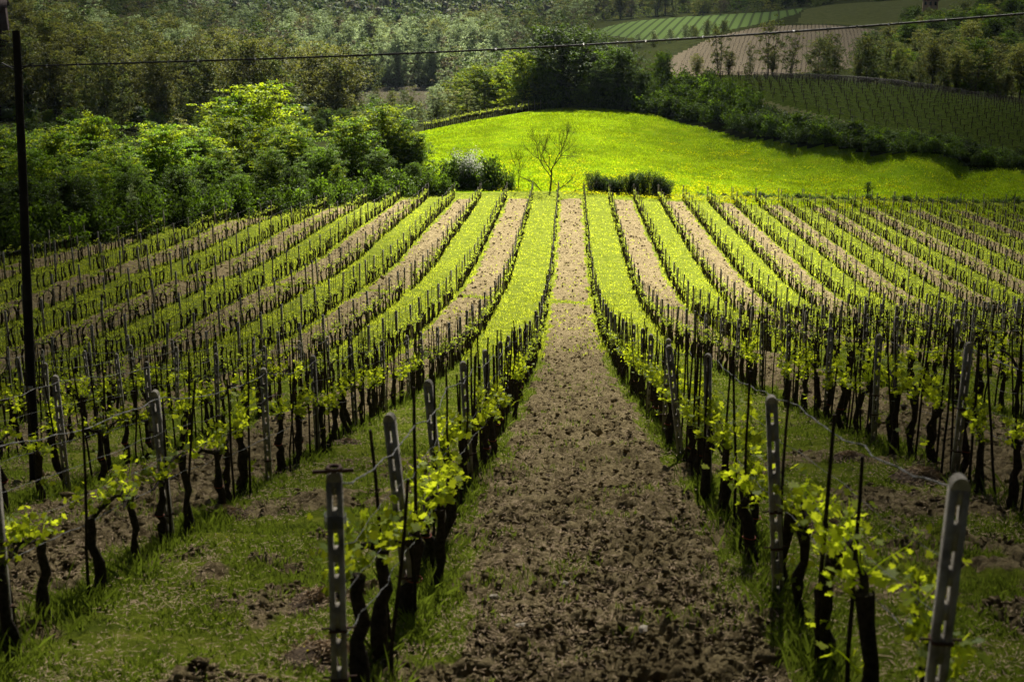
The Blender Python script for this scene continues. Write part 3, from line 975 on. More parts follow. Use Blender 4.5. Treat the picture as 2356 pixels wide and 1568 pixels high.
side = lambda k: 'left' if k > 0 else 'right'


def rowname(k):
    return '%s row %s of the ploughed middle alley' % (word(abs(k)), side(k))


def split_top(L, n=300, marg=70):
    A = np.array([(x, y) for _, x, y in L]); z = H(A[:, 0], A[:, 1])
    ok, sx, sy = inframe(A[:, 0], A[:, 1], z + 0.8, marg)
    ordr = np.argsort(np.where(ok, A[:, 1], 1e9))
    top = set(ordr[:n].tolist())
    near, far = [], []
    for i, q in enumerate(L):
        if not ok[i]: continue
        (near if i in top else far).append((q[0], q[1], q[2], z[i]))
    near.sort(key=lambda q: (q[0], q[2]))
    return near, far


def merged(name, meshes_list, pls, mats_names, label, cat, group=None, name_kind='stuff'):
    """many small copies written into one mesh, for what goes beyond the 300 nearest"""
    mb = MB()
    cache = {}
    for (me, mi) in set((m_, i_) for m_, i_, *_ in pls):
        nv = len(me.vertices); V = np.empty(nv * 3, np.float32); me.vertices.foreach_get('co', V)
        byk = {}
        for p in me.polygons: byk.setdefault(len(p.vertices), []).append(tuple(p.vertices))
        cache[me.name] = (V.reshape(-1, 3), {k: np.array(v) for k, v in byk.items()})
    groups = {}
    for me, mi, x, y, z, rz, s in pls: groups.setdefault((me.name, mi), []).append((x, y, z, rz, s))
    for (nm, mi), L in groups.items():
        V, byk = cache[nm]; L = np.array(L)
        c, s_ = np.cos(L[:, 3])[:, None], np.sin(L[:, 3])[:, None]; sc_ = L[:, 4][:, None]
        W = np.stack([(V[:, 0] * c - V[:, 1] * s_) * sc_ + L[:, 0:1], (V[:, 0] * s_ + V[:, 1] * c) * sc_ + L[:, 1:2], V[:, 2] * sc_ + L[:, 2:3]], -1)
        base = mb.n; nv = len(V)
        mb.V.append(W.reshape(-1, 3)); mb.n += W.shape[0] * nv
        for k, F in byk.items():
            FF = F[None] + (np.arange(len(L)) * nv)[:, None, None] + base
            mb.F.setdefault((k, mi), []).append(FF.reshape(-1, k))
    o = obj(name, mb.data(name, [M[q] for q in mats_names], False))
    tag(o, label, cat, group, 'stuff')
    return o


nearv, farv = split_top(vines)
cnt = {}
for i, (k, x, y, z) in enumerate(nearv):
    cnt[k] = cnt.get(k, 0) + 1
    r = random.Random(i * 7 + 1)
    hi = y < 34
    v = r.choice(VH if hi else VF)
    s = r.uniform(0.9, 1.15)
    place('grapevine', v, (x, y, z), r.choice([0, math.pi]) + r.gauss(0, 0.15), s,
          'gnarled vine, %s from the camera, %s' % (word(cnt[k]), rowname(k)), 'grapevine', 'grapevines in the trellis rows')
pl = []
for i, (k, x, y, z) in enumerate(farv):
    r = random.Random(i * 7 + 3); v = r.choice(VF); rz = r.choice([0, math.pi]) + r.gauss(0, 0.2); s = r.uniform(0.88, 1.15)
    pl.append((v['trunk'], 0, x, y, z, rz, s)); 
    if r.uniform(0, 1) < 0.93: pl.append((v['shoots'], 1, x, y, z, rz, s * r.uniform(0.97, 1.03)))
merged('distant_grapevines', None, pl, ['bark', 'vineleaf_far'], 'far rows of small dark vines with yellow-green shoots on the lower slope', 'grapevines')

nears, fars = split_top(stakes)
cnt = {}
for i, (k, x, y, z) in enumerate(nears):
    cnt[k] = cnt.get(k, 0) + 1
    r = random.Random(i * 5 + 1)
    o = obj('vine_stake', r.choice(SK), None, (x, y, z), r.uniform(0, 6))
    o.rotation_euler = (r.gauss(0, 0.025), r.gauss(0, 0.03), r.uniform(0, 6.28))
    tag(o, 'thin dark stake, %s from the camera, %s' % (word(cnt[k]), rowname(k)), 'stake', 'thin stakes between the vines')
merged('distant_vine_stakes', None, [(random.choice(SK), 0, x, y, z, random.uniform(0, 6), random.uniform(0.8, 1.05)) for k, x, y, z in fars], ['stake'],
       'thin dark stakes standing in the far rows', 'stakes')

nearp, farp = split_top(posts)
cnt = {}
capped = False
tilts = {(1, 1): (0.0, 0.01), (1, 2): (0.0, -0.085), (1, 3): (0.0, -0.08), (1, 4): (0, -0.05), (-1, 1): (0.0, 0.02), (-1, 2): (0.0, -0.085), (-1, 3): (0, -0.04), (-1, 4): (-0.04, -0.13)}
for i, (k, x, y, z) in enumerate(nearp):
    cnt[k] = cnt.get(k, 0) + 1
    r = random.Random(i * 3 + 11)
    hi = y < 45
    v = dict(r.choice(PHI)) if hi else PLO
    lab = 'grey slotted post, %s from the camera, %s' % (word(cnt[k]), rowname(k))
    if k == 1 and cnt[k] == 1:
        v = dict(PHI[3])
        cb = MB(); a = np.linspace(0, 6.3, 16)
        cb.tube([(-0.11, 0, 1.665), (0.1, 0, 1.672)], 0.011, 6)
        cb.tube(np.stack([0.035 * np.cos(a), 0.035 * np.sin(a), 1.685 + 0 * a], -1), 0.012, 5)
        v['cap_rod'] = cb.data('cap_rod', M['rust'])
        wb_ = MB(); a = np.linspace(0, 6.3 * 7, 110)
        wb_.tube(np.stack([0.056 * np.cos(a), 0.048 * np.sin(a), 1.36 + a * 0.0016 + 0.006 * np.sin(a * 3)], -1), 0.0028, 4)
        v['wire_wrap'] = wb_.data('wire_wrap', M['steel'])
        lab = 'grey slotted end post with iron rod on top and wire wound round it'
    elif k == -1 and cnt[k] == 1:
        lab = 'blurred grey slotted post nearest the camera on the right'
    e = place('concrete_post', v, (x, y, z), r.gauss(0, 0.12), 1.0, lab, 'post', 'concrete trellis posts')
    tx = tilts.get((k, cnt[k]), (r.gauss(0, 0.018), r.gauss(0, 0.028)))
    e.rotation_euler = (tx[0], tx[1], e.rotation_euler[2])
merged('distant_concrete_posts', None, [(PLO['post'], 0, x, y, z, random.gauss(0, 0.1), 0.96) for k, x, y, z in farp], ['concrete'],
       'small grey posts standing in the far rows', 'posts')

# ------------------------------------------------------------------ trellis wires, each strand a thing
pk = {}
for k, x, y in posts: pk.setdefault(k, []).append((y, x))
WL = [(1.60, 0.0036, 'top'), (1.26, 0.0020, 'upper'), (0.98, 0.0020, 'middle'), (0.74, 0.0026, 'lowest')]
for k in rows:
    if abs(k) > 12: continue
    L = sorted(pk[k])
    for (hgt, rad, nm) in (WL if abs(k) <= 7 else WL[:1]):
        ymax = 70 if nm != 'top' or k < 0 else 160
        pts = []
        Q = [q for q in L if q[0] < ymax]
        rng = np.random.default_rng(k * 10 + int(hgt * 10) + 500)
        for (ya, xa), (yb, xb) in zip(Q[:-1], Q[1:]):
            if k > 1 and ya < 82.2 < yb: continue
            n = 10 if ya < 30 else 4
            t = np.arange(n) / n
            sag = (0.10 if nm == 'top' else 0.03) * rng.uniform(0.4, 1.3)
            yy = ya + (yb - ya) * t
            zz = hz(xa, ya) * (1 - t) + hz(xb, yb) * t + hgt - sag * 4 * t * (1 - t)
            jig = rng.normal(size=(n, 2)) * (0.012 if ya < 30 else 0)
            jig[0] = 0
            pts.append(np.stack([xa + (xb - xa) * t + 0.05 + jig[:, 0], yy, zz + jig[:, 1]], -1))
        if not pts: continue
        P = np.concatenate(pts)
        if len(P) < 3: continue
        b = MB(); b.tube(P, rad, 4, cap=False)
        if nm in ('top', 'lowest') and abs(k) <= 3:          # a second strand twisted round the first
            s = np.linspace(0, 1, len(P) * 4); t0 = np.linspace(0, 1, len(P))
            P2 = np.stack([np.interp(s, t0, P[:, c]) for c in range(3)], -1)
            keep = P2[:, 1] < 30; P2 = P2[keep]; a = np.arange(len(P2)) * 1.3
            P2[:, 0] += 0.006 * np.cos(a); P2[:, 2] += 0.006 * np.sin(a)
            b.tube(P2, rad * 0.8, 4, cap=False)
        o = obj('trellis_wire', b.data('trellis_wire', M['steel']))
        tag(o, '%s trellis wire of the %s' % (nm, rowname(k)), 'wire', 'trellis wires')
# ------------------------------------------------------------------ ground cover: grass, flowers, straw (nobody could count it)
def blades(name, n, ylo, yhi, matn, label, cat, hfun, wfun, accept, seed, uspan=(-0.5, 0.5), lean=0.5, flat=0.0, ypow=0.0):
    rng = np.random.default_rng(seed)
    if ypow: Y = (rng.uniform(min(ylo ** ypow, yhi ** ypow), max(ylo ** ypow, yhi ** ypow), n)) ** (1 / ypow)
    else: Y = np.exp(rng.uniform(math.log(ylo), math.log(yhi), n))
    X = rng.uniform(*uspan, n) * (Y + 3)
    ok = accept(X, Y, rng)
    X, Y = X[ok], Y[ok]; n = len(X)
    Z = H(X, Y) + relief(X, Y) + 0.02
    h = hfun(X, Y, rng); w = wfun(Y)
    a = rng.uniform(0, 6.283, n); b = a + rng.normal(size=n) * 0.6 + 1.57
    dx, dy = np.cos(a) * w * 0.5, np.sin(a) * w * 0.5
    L = np.abs(rng.normal(size=n)) * lean * h
    lx, ly = np.cos(b) * L, np.sin(b) * L
    up = h * (1 - flat * rng.uniform(0.7, 1, n))
    if flat: lx, ly = np.cos(b) * h, np.sin(b) * h
    z0 = Z - 0.03 + (0.065 if flat else 0)
    V = np.stack([np.stack([X - dx, Y - dy, z0], -1), np.stack([X + dx, Y + dy, z0], -1),
                  np.stack([X + lx * 0.45 + dx * 0.7, Y + ly * 0.45 + dy * 0.7, z0 + up * 0.62], -1),
                  np.stack([X + lx, Y + ly, z0 + up], -1)], 1).reshape(-1, 3)
    o = obj(name, meshdata(name, V, [np.arange(n * 4).reshape(-1, 4)], M[matn]))
    tag(o, label, cat, None, 'stuff')
    return o


def grass_ok(X, Y, rng):
    t = till_mask(X, Y)
    patch = vnoise(X / 0.7, Y / 0.7, 61) * 0.6 + vnoise(X / 0.22, Y / 0.22, 62) * 0.4
    p = np.where(t > 0.6, (patch > 0.63) * 0.4, np.clip((patch - 0.36) * 4.5, 0.06, 1))
    return (rng.uniform(size=len(X)) < p) & (Y < row_end(X) + 3)


def line_dist(X):
    q = (X - rowx(1)) / 2.8
    return np.abs(q - np.round(q)) * 2.8


def hgrass(X, Y, rng):
    d = line_dist(X)
    tuft = vnoise(X / 0.35, Y / 0.5, 63)
    return (0.035 + 0.05 * rng.uniform(size=len(X)) + 0.17 * np.exp(-(d / 0.28) ** 2) * np.clip(tuft * 2 - 0.6, 0, 1) * rng.uniform(0.4, 1, len(X))) * (1 + Y / 160)


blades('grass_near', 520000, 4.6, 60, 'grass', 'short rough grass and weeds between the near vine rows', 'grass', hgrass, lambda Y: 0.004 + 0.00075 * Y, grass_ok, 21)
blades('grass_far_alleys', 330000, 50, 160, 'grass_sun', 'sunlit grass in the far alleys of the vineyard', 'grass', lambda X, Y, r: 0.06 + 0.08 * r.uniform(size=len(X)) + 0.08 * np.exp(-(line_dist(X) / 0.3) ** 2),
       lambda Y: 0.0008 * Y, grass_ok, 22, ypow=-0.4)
# tall tufts along the vine lines, near only
blades('grass_tufts', 90000, 5, 45, 'grass', 'tall grass tufts at the feet of the vines', 'grass',
       lambda X, Y, r: 0.10 + 0.17 * r.uniform(size=len(X)), lambda Y: 0.005 + 0.0005 * Y,
       lambda X, Y, r: (np.exp(-(line_dist(X) / 0.2) ** 2) > r.uniform(size=len(X))) & (vnoise(X / 0.5, Y / 0.55, 64) > 0.52), 23, lean=0.45)
blades('straw_litter', 200000, 4.6, 80, 'straw', 'dry straw and chopped prunings lying on the soil', 'straw', lambda X, Y, r: 0.015 + 0.07 * r.uniform(size=len(X)) ** 2,
       lambda Y: 0.004 + 0.0004 * Y, lambda X, Y, r: (vnoise(X / 0.8, Y / 0.8, 65) + 0.25 * np.exp(-((line_dist(X) - 0.55) / 0.3) ** 2) > r.uniform(0.35, 0.9, len(X))), 24, flat=1.0)


def meadow_ok(X, Y, rng):
    return inpoly(X, Y, P_meadow) & (vnoise(X / 3, Y / 3, 66) > rng.uniform(0, 0.7, len(X)))


blades('meadow_grass', 330000, 157, 246, 'grass_meadow', 'bright green meadow grass in full sun', 'grass', lambda X, Y, r: 0.10 + 0.22 * r.uniform(size=len(X)) * vnoise(X / 5, Y / 5, 67),
       lambda Y: 0.0007 * Y, meadow_ok, 25, (-0.12, 0.42), ypow=0.5)


def flowers(name, n, ylo, yhi, us, size, hgt, acc, label, seed):
    rng = np.random.default_rng(seed)
    Y = rng.uniform(ylo, yhi, n); X = rng.uniform(*us, n) * Y
    ok = acc(X, Y, rng); X, Y = X[ok], Y[ok]
    C = np.stack([X, Y, H(X, Y) + hgt * rng.uniform(0.6, 1.2, len(X))], -1)
    mb = MB(); leafquads(mb, C, size, rng, 0, 1.5, 0.9)
    o = obj(name, mb.data(name, M['yellowflower'])); tag(o, label, 'flowers', None, 'stuff')


flowers('meadow_flowers', 60000, 156, 215, (-0.06, 0.36), 0.20, 0.34,
        lambda X, Y, r: inpoly(X, Y, P_meadow) & (vnoise(X / 1.6, Y / 2.2, 68) * 0.55 + vnoise(X / 9, Y / 9, 69) * 0.3 + 0.30 * np.exp(-((X / Y - 0.06) / 0.10) ** 2) * smooth01(200, 168, Y) > r.uniform(0.50, 0.86, len(X))),
        'yellow wildflowers sprinkled over the front of the meadow', 26)
flowers('small_yellow_flowers', 2200, 5, 26, (-0.42, 0.4), 0.018, 0.13,
        lambda X, Y, r: (till_mask(X, Y) < 0.5) & (vnoise(X / 0.8, Y / 0.8, 70) > 0.62), 'tiny yellow flowers in the near grass', 27)

def soil_lumps(name, n, ylo, yhi, label, seed, k, ypow):
    rng = np.random.default_rng(seed)
    Y = (rng.uniform(min(ylo ** ypow, yhi ** ypow), max(ylo ** ypow, yhi ** ypow), n)) ** (1 / ypow)
    X = rng.uniform(-0.45, 0.42, n) * (Y + 3)
    ok = (till_mask(X, Y) > rng.uniform(0.45, 0.95, n)) & (Y < row_end(X) + 1) & (vnoise(X / 0.5, Y / 0.5, 75) > rng.uniform(0.1, 0.6, n))
    X, Y = X[ok], Y[ok]; n = len(X)
    Z = H(X, Y) + relief(X, Y)
    s = (0.007 + 0.033 * rng.uniform(size=n) ** 3.5) * k(Y) * np.where(rng.uniform(size=n) < 0.012, 2.2, 1.0)
    O = np.array([[1, 0, 0], [-1, 0, 0], [0, 1, 0], [0, -1, 0], [0, 0, 1], [0, 0, -1.0]])
    V = O[None] * s[:, None, None] * rng.uniform(0.6, 1.3, (n, 6, 1)) + rng.normal(size=(n, 6, 3)) * s[:, None, None] * 0.25
    V[:, :, 2] *= 0.8
    a = rng.uniform(0, 6.28, n); c, s_ = np.cos(a)[:, None], np.sin(a)[:, None]
    V = np.stack([V[:, :, 0] * c - V[:, :, 1] * s_, V[:, :, 0] * s_ + V[:, :, 1] * c, V[:, :, 2]], -1) + np.stack([X, Y, Z + s * 0.45], -1)[:, None]
    F = np.array([[0, 2, 4], [2, 1, 4], [1, 3, 4], [3, 0, 4], [2, 0, 5], [1, 2, 5], [3, 1, 5], [0, 3, 5]])
    o = obj(name, meshdata(name, V.reshape(-1, 3), [(F[None] + np.arange(n)[:, None, None] * 6).reshape(-1, 3)], GM['vineyard'], None, False, {'till': np.full(n * 6, 2.0)}))
    tag(o, label, 'soil', None, 'stuff')


soil_lumps('soil_clods', 150000, 4.8, 50, 'broken clods lying on the near ploughed alleys', 28, lambda Y: 0.75 + Y * 0.03, -0.8)
soil_lumps('far_soil_clods', 70000, 45, 156, 'clods on the far ploughed alleys', 29, lambda Y: 0.9 + Y * 0.019, 0.4)

# stones, heaps of pulled weeds
rng = np.random.default_rng(5)
for i, (px, py) in enumerate([(1140, 1405), (1150, 1430), (1300, 1370), (1310, 1360), (1200, 1475), (1480, 1480), (1585, 945), (1410, 905)]):
    d = ray(px, py); t = np.linspace(4, 60, 4000); k = int(np.argmax(t * d[2] < H(t * d[0], t * d[1]))); P = t[k] * d
    b = MB(); q = unit(26, rng) * [0.05, 0.035, 0.022]
    import bmesh
    bm = bmesh.new()
    for v in q: bm.verts.new(v)
    bmesh.ops.convex_hull(bm, input=bm.verts)
    me = bpy.data.meshes.new('stone'); bm.to_mesh(me); bm.free(); me.materials.append(M['stone'])
    o = obj('stone', me, None, (P[0], P[1], hz(P[0], P[1]) + float(relief(P[0:1], P[1:2])[0]) + 0.02), i * 0.9, rng.uniform(0.6, 1.2))
    tag(o, ['pale flat stone left of middle on the near ploughed soil', 'small pale stone just below the flat stone on the near soil', 'small white stone in the middle of the near soil', 'tiny white pebble beside the small white stone',
            'grey stone low in the ploughed alley', 'brown stone on the right edge of the near soil', 'pale stone high in the ploughed alley by the right row', 'whitish stone farthest up the near ploughed alley'][i], 'stone', 'stones on the ploughed soil')

hb = []
for sd in range(4):
    r = np.random.default_rng(40 + sd); mb = MB()
    core = []
    for i in range(900):
        a = r.uniform(0, 6.28); rr = abs(r.normal()) * 0.16; rr = min(rr, 0.36)
        zz = 0.15 * math.exp(-(rr / 0.2) ** 2) * r.uniform(0.3, 1.0)
        c = np.array([rr * math.cos(a) * 1.3, rr * math.sin(a), zz]); dr = unit(1, r)[0] * [1, 1, 0.35] * 0.06
        s = np.cross(dr, [0, 0, 1.0]); s = s / (np.linalg.norm(s) + 1e-6) * 0.003
        core.append(np.array([c - dr - s, c - dr + s, c + [0, 0, 0.012] + s, c + dr]))
    mb.add(np.concatenate(core), np.arange(900 * 4).reshape(-1, 4), 0)
    a = np.linspace(0, 2 * math.pi, 17)[:-1]
    V = [[0, 0, 0.10]]; 
    for rr, zz in ((0.12, 0.08), (0.24, 0.035), (0.36, -0.06)):
        for q in a: V.append([rr * 1.3 * math.cos(q) * r.uniform(0.85, 1.15), rr * math.sin(q) * r.uniform(0.85, 1.15), zz + r.normal() * 0.01])
    F = [[1 + i, 1 + (i + 1) % 16, 17 + (i + 1) % 16, 17 + i] for i in range(16)] + [[17 + i, 17 + (i + 1) % 16, 33 + (i + 1) % 16, 33 + i] for i in range(16)]
    mb.add(V, F, 1); mb.add(V, [[0, 1 + i, 1 + (i + 1) % 16] for i in range(16)], 1)
    hb.append(mb.data('weed_heap', [M['straw'], M['heapsoil']]))
HP = [(510, 1195, 1.2, 'reddish heap of pulled weeds in the grass beside the left ploughed alley'), (735, 1400, 1.1, 'dark heap of weeds in the grass left of the end post'), (1010, 1180, .9, 'pale weed heap at the foot of the first row left'),
      (765, 1530, 1.2, 'straw heap at the foot of the end post'), (1560, 1400, 1.2, 'straw-coloured weed heap right of the near ploughed soil'), (1500, 1270, .9, 'weed clump on the right half of the ploughed alley'),
      (1950, 1062, 1.0, 'round straw heap between the two right-hand rows'), (2000, 1085, .8, 'smaller straw heap right of the round one'), (2130, 1110, 1.3, 'wide straw heap behind the blurred right post'),
      (1900, 1225, .9, 'thin straw patch in the grass below the right rows'), (1080, 985, .9, 'pale heap beside the vines left of the alley'), (2095, 1275, .9, 'straw patch in the grass right of the tall post'),
      (640, 915, 1.0, 'brown weed heap among the left rows'), (800, 1025, .9, 'reddish weed heap in the left grass alley'), (420, 1030, .9, 'weed heap on the soil of the left alley')]
for i, (px, py, s, lab) in enumerate([HP[k_] for k_ in (0, 1, 3, 6, 8, 9, 12, 13)]):
    s *= 0.72
    d = ray(px, py); t = np.linspace(4, 60, 4000); k = int(np.argmax(t * d[2] < H(t * d[0], t * d[1]))); P = t[k] * d
    o = obj('weed_heap', hb[i % 4], None, (P[0], P[1], hz(P[0], P[1]) + 0.04), i * 1.3, s); tag(o, lab, 'weed heap', 'heaps of dry weeds')

# ------------------------------------------------------------------ utility pole, cable, houses
d = ray(80, 1112); t = np.linspace(4, 60, 4000); k = int(np.argmax(t * d[2] < H(t * d[0], t * d[1]))); PB = t[k] * d
zc = float(PB @ FV)
PT = ray(37, 72) * zc
pole = bpy.data.objects.new('utility_pole', None); col.objects.link(pole); pole.location = tuple(PB)
tag(pole, 'tall black wooden utility pole leaning on the left edge of the vineyard', 'pole')
b = MB(); ax = PT - PB
b.tube(wiggle(-ax * 0.05, ax, 12, 0.01, rng), np.linspace(0.076, 0.056, 12), 14)
obj('shaft', b.data('shaft', M['tar'], True), pole)
b = MB(); q = ax * 0.925
b.tube([q + [-0.22, -0.02, 0.03], q + [-0.07, -0.02, -0.05], q + [0.07, -0.02, -0.05], q + [0.25, -0.02, 0.03]], 0.012, 6)
obj('bracket', b.data('bracket', M['cable']), pole)
b = MB(); q = ax * 0.215
b.box(q + [0, -0.082, 0], (0.062, 0.004, 0.03))
pl_ = obj('number_plate', b.data('number_plate', M['plate']), pole)
fc = bpy.data.curves.new('plate_number', 'FONT'); fc.body = '2'; fc.size = 0.05; fc.extrude = 0.001; fc.align_x = 'CENTER'; fc.align_y = 'CENTER'
tmp = bpy.data.objects.new('plate_number', fc); col.objects.link(tmp)
dg = bpy.context.evaluated_depsgraph_get(); me = bpy.data.meshes.new_from_object(tmp.evaluated_get(dg)); bpy.data.objects.remove(tmp)
me.materials.clear(); me.materials.append(M['ochre'])
o = obj('plate_number', me, pl_, q + [0, -0.0875, 0]); o.rotation_euler = (math.pi / 2, 0, 0)

cable = bpy.data.objects.new('power_cable', None); col.objects.link(cable)
tag(cable, 'thick black overhead cable with small bright clips crossing the whole view', 'cable')
cpx = [(-700, 190, zc + 2.5), (-200, 164, zc + 1), (0, 154, zc + .1), (68, 150.5, zc), (220, 147, zc - .4), (450, 141.5, zc - .8), (782, 131, zc - 1.5), (1200, 111, zc - 2.3), (1574, 89, zc - 3), (1960, 63, zc - 3.8), (2356, 33, zc - 4.6), (2900, -15, zc - 5.4), (3800, -110, zc - 6.5)]
CPn = np.array([ray(x, y) * z for x, y, z in cpx])
s = np.array([q[0] for q in cpx], float); ss = np.linspace(-700, 3800, 240)
# smooth interpolation through the measured points
cf = [np.polyfit(s, CPn[:, c], 6) for c in range(3)]
CC = np.stack([np.polyval(cf[c], ss) for c in range(3)], -1)
b = MB(); b.tube(CC, 0.0125, 8)
a = np.linspace(0, 1, 1500); C3 = np.stack([np.interp(a, np.linspace(0, 1, 240), CC[:, c]) for c in range(3)], -1)
ph = np.arange(1500) * 0.5
C3[:, 1] += 0.006 * np.cos(ph); C3[:, 2] += 0.006 * np.sin(ph); b.tube(C3, 0.008, 5)
obj('conductor', b.data('conductor', M['cable'], True), cable)
cb = MB(); cb.tube([(-0.014, 0, 0.019), (0.014, 0, 0.019)], 0.006, 6); cb.tube([(-0.012, 0, -0.012), (0.012, 0, -0.012)], 0.02, 8)
cmesh = cb.data('clip', M['clip'])
for px in range(110, 2356, 69):
    P = np.array([np.polyval(cf[c], px + random.uniform(-8, 8)) for c in range(3)])
    obj('clip', cmesh, cable, P, 0.0, 0.8)


def house(px, py, Y, w, dpt, h, label, rz=0.3, wm='plaster', rm='roof'):
    d = ray(px, py); P = d / d[1] * Y
    e = bpy.data.objects.new('house', None); col.objects.link(e); e.location = (P[0], P[1], P[2]); e.rotation_euler = (0, 0, rz)
    tag(e, label, 'house')
    b = MB(); b.box((0, 0, h / 2 - 2), (w / 2, dpt / 2, h / 2 + 2)); 
    b.add([[-w / 2, -dpt / 2, h], [-w / 2, dpt / 2, h], [-w / 2, 0, h + dpt * .24]], [[0, 1, 2]]); b.add([[w / 2, -dpt / 2, h], [w / 2, dpt / 2, h], [w / 2, 0, h + dpt * .24]], [[0, 2, 1]])
    obj('wall', b.data('wall', M[wm]), e)
    b = MB(); o_ = 0.5
    for sg in (-1, 1):
        V = [[-w / 2 - o_, sg * (dpt / 2 + o_), h - 0.2], [w / 2 + o_, sg * (dpt / 2 + o_), h - 0.2], [w / 2 + o_, 0, h + dpt * .27], [-w / 2 - o_, 0, h + dpt * .27]]
        V = np.array(V); V = np.concatenate([V, V + [0, 0, 0.22]])
        b.add(V, [[0, 1, 2, 3], [4, 5, 6, 7], [0, 1, 5, 4], [1, 2, 6, 5], [2, 3, 7, 6], [3, 0, 4, 7]])
    rf = obj('roof', b.data('roof', M[rm]), e)
    b = MB(); b.box((w * .2, 0.8, h + dpt * .3), (0.4, 0.4, 0.9)); obj('chimney', b.data('chimney', M['plaster']), rf)
    for i in range(3):
        b = MB(); b.box((-w / 3 + i * w / 3, -dpt / 2 - 0.02, h * .55), (0.45, 0.05, 0.7)); obj('window', b.data('window', M['window']), e)


house(-34, 62, 300, 9, 7, 4.2, 'house with dark red tiled roof above the woods, top left corner', 0.3, 'oldwall', 'oldwall')
house(2140, 17, 620, 6, 5, 3, 'small ochre house among trees at the top right', -0.2)

# ------------------------------------------------------------------ trees: kinds
T = {}
T['bright'] = [tree_meshes('broad_tree', 10, 4.3, 0.10, 'dome', 90, 230, 0.25, 'leaf_bright', seed=300 + i, leaf2='leaf_yellow', f2=0.25, sig=0.5, flat=0.32) for i in range(3)]
T['yellow'] = [tree_meshes('sunlit_tree', 11, 5.2, 0.14, 'dome', 100, 210, 0.27, 'leaf_yellow', seed=320 + i, leaf2='leaf_bright', f2=0.3, sig=0.52, flat=0.32) for i in range(2)]
T['dark'] = [tree_meshes('dense_dark_tree', 11, 5.0, 0.08, 'dome', 110, 220, 0.27, 'leaf_dark', seed=340 + i, leaf2='leaf_bright', f2=0.35, sig=0.5, flat=0.45) for i in range(2)]
T['tan'] = [tree_meshes('budding_oak', 15, 4.4, 0.36, 'top', 44, 170, 0.42, 'leaf_tan', 'treebark', 0.30, seed=360 + i, leaf2='leaf_mid', f2=0.15, sig=0.8, flat=0.4, ivy=(0.6 if i % 2 else 0)) for i in range(4)]
T['pale'] = [tree_meshes('pale_willow', 15, 4.6, 0.10, 'dome', 60, 110, 0.40, 'leaf_pale', 'greybark', 0.2, seed=380 + i, sig=0.7, leaf2='leaf_mid', f2=0.2) for i in range(2)]
T['poplar'] = [tree_meshes('pale_poplar', 18, 3.2, 0.10, 'column', 60, 110, 0.42, 'leaf_pale', 'greybark', 0.2, seed=390 + i, sig=0.6, leaf2='leaf_brown', f2=0.25) for i in range(2)]
T['brown'] = [tree_meshes('budding_poplar', 19, 3.0, 0.15, 'column', 50, 80, 0.40, 'leaf_brown', 'greybark', 0.2, seed=400 + i, sig=0.6) for i in range(2)]
T['mid'] = [tree_meshes('green_tree', 12, 4.4, 0.12, 'dome', 60, 120, 0.36, 'leaf_mid', seed=410 + i, sig=0.65, leaf2='leaf_tan', f2=0.25) for i in range(3)]
T['airy'] = [tree_meshes('slender_airy_tree', 10, 2.6, 0.25, 'fan', 34, 52, 0.30, 'leaf_mid', 'greybark', 0.12, seed=420 + i, sig=0.45, stems=3, leaf2='leaf_tan', f2=0.4) for i in range(3)]
T['bare'] = [tree_meshes('bare_tree_kind', 9, 2.6, 0.25, 'fan', 40, 3, 0.12, 'leaf_tan', 'greybark', 0.10, seed=440 + i, sig=0.3, stems=3) for i in range(2)]
BU = [bush_meshes('bramble', 1.5, 1.5, 34, 70, 0.17, 'leaf_dark', 500 + i, 0.17, 'leaf_bright', 0.3) for i in range(3)]
BL = [bush_meshes('light_bush', 1.3, 1.6, 30, 90, 0.13, 'leaf_bright', 510 + i, 0.24, 'leaf_dark', 0.5) for i in range(2)]
NM = {'bright': 'broadleaf_tree', 'yellow': 'broadleaf_tree', 'dark': 'broadleaf_tree', 'tan': 'budding_oak', 'pale': 'willow', 'poplar': 'poplar', 'brown': 'poplar', 'mid': 'woodland_tree', 'airy': 'slender_tree', 'bare': 'leafless_tree'}
HT = {'bright': 10, 'yellow': 11, 'dark': 11, 'tan': 15, 'pale': 15, 'poplar': 18, 'brown': 19, 'mid': 12, 'airy': 10, 'bare': 9}
tree_n = [0]


def tree(kind, X, Y, h, label, group=None, cat='tree', wide=1.0, sink=0.0):
    tree_n[0] += 1
    r = random.Random(tree_n[0] * 13)
    v = T[kind][tree_n[0] % len(T[kind])]
    s = h / HT[kind]
    return place(NM[kind], v, (X, Y, hz(X, Y) - sink), r.uniform(0, 6.28), (s * wide, s * wide, s), label, cat, group)


def tree_px(kind, px, ytop, Y, label, group=None, wide=1.0, hmax=40):
    """stands on the ground at distance Y, its top reaching the height seen in survey row ytop"""
    P = at_px(px, Y); d = ray(px, ytop); top = d[2] / d[1] * Y
    h = max(1.5, min(hmax, top - P[2]))
    return tree(kind, P[0], P[1], h, label, group, wide=wide)


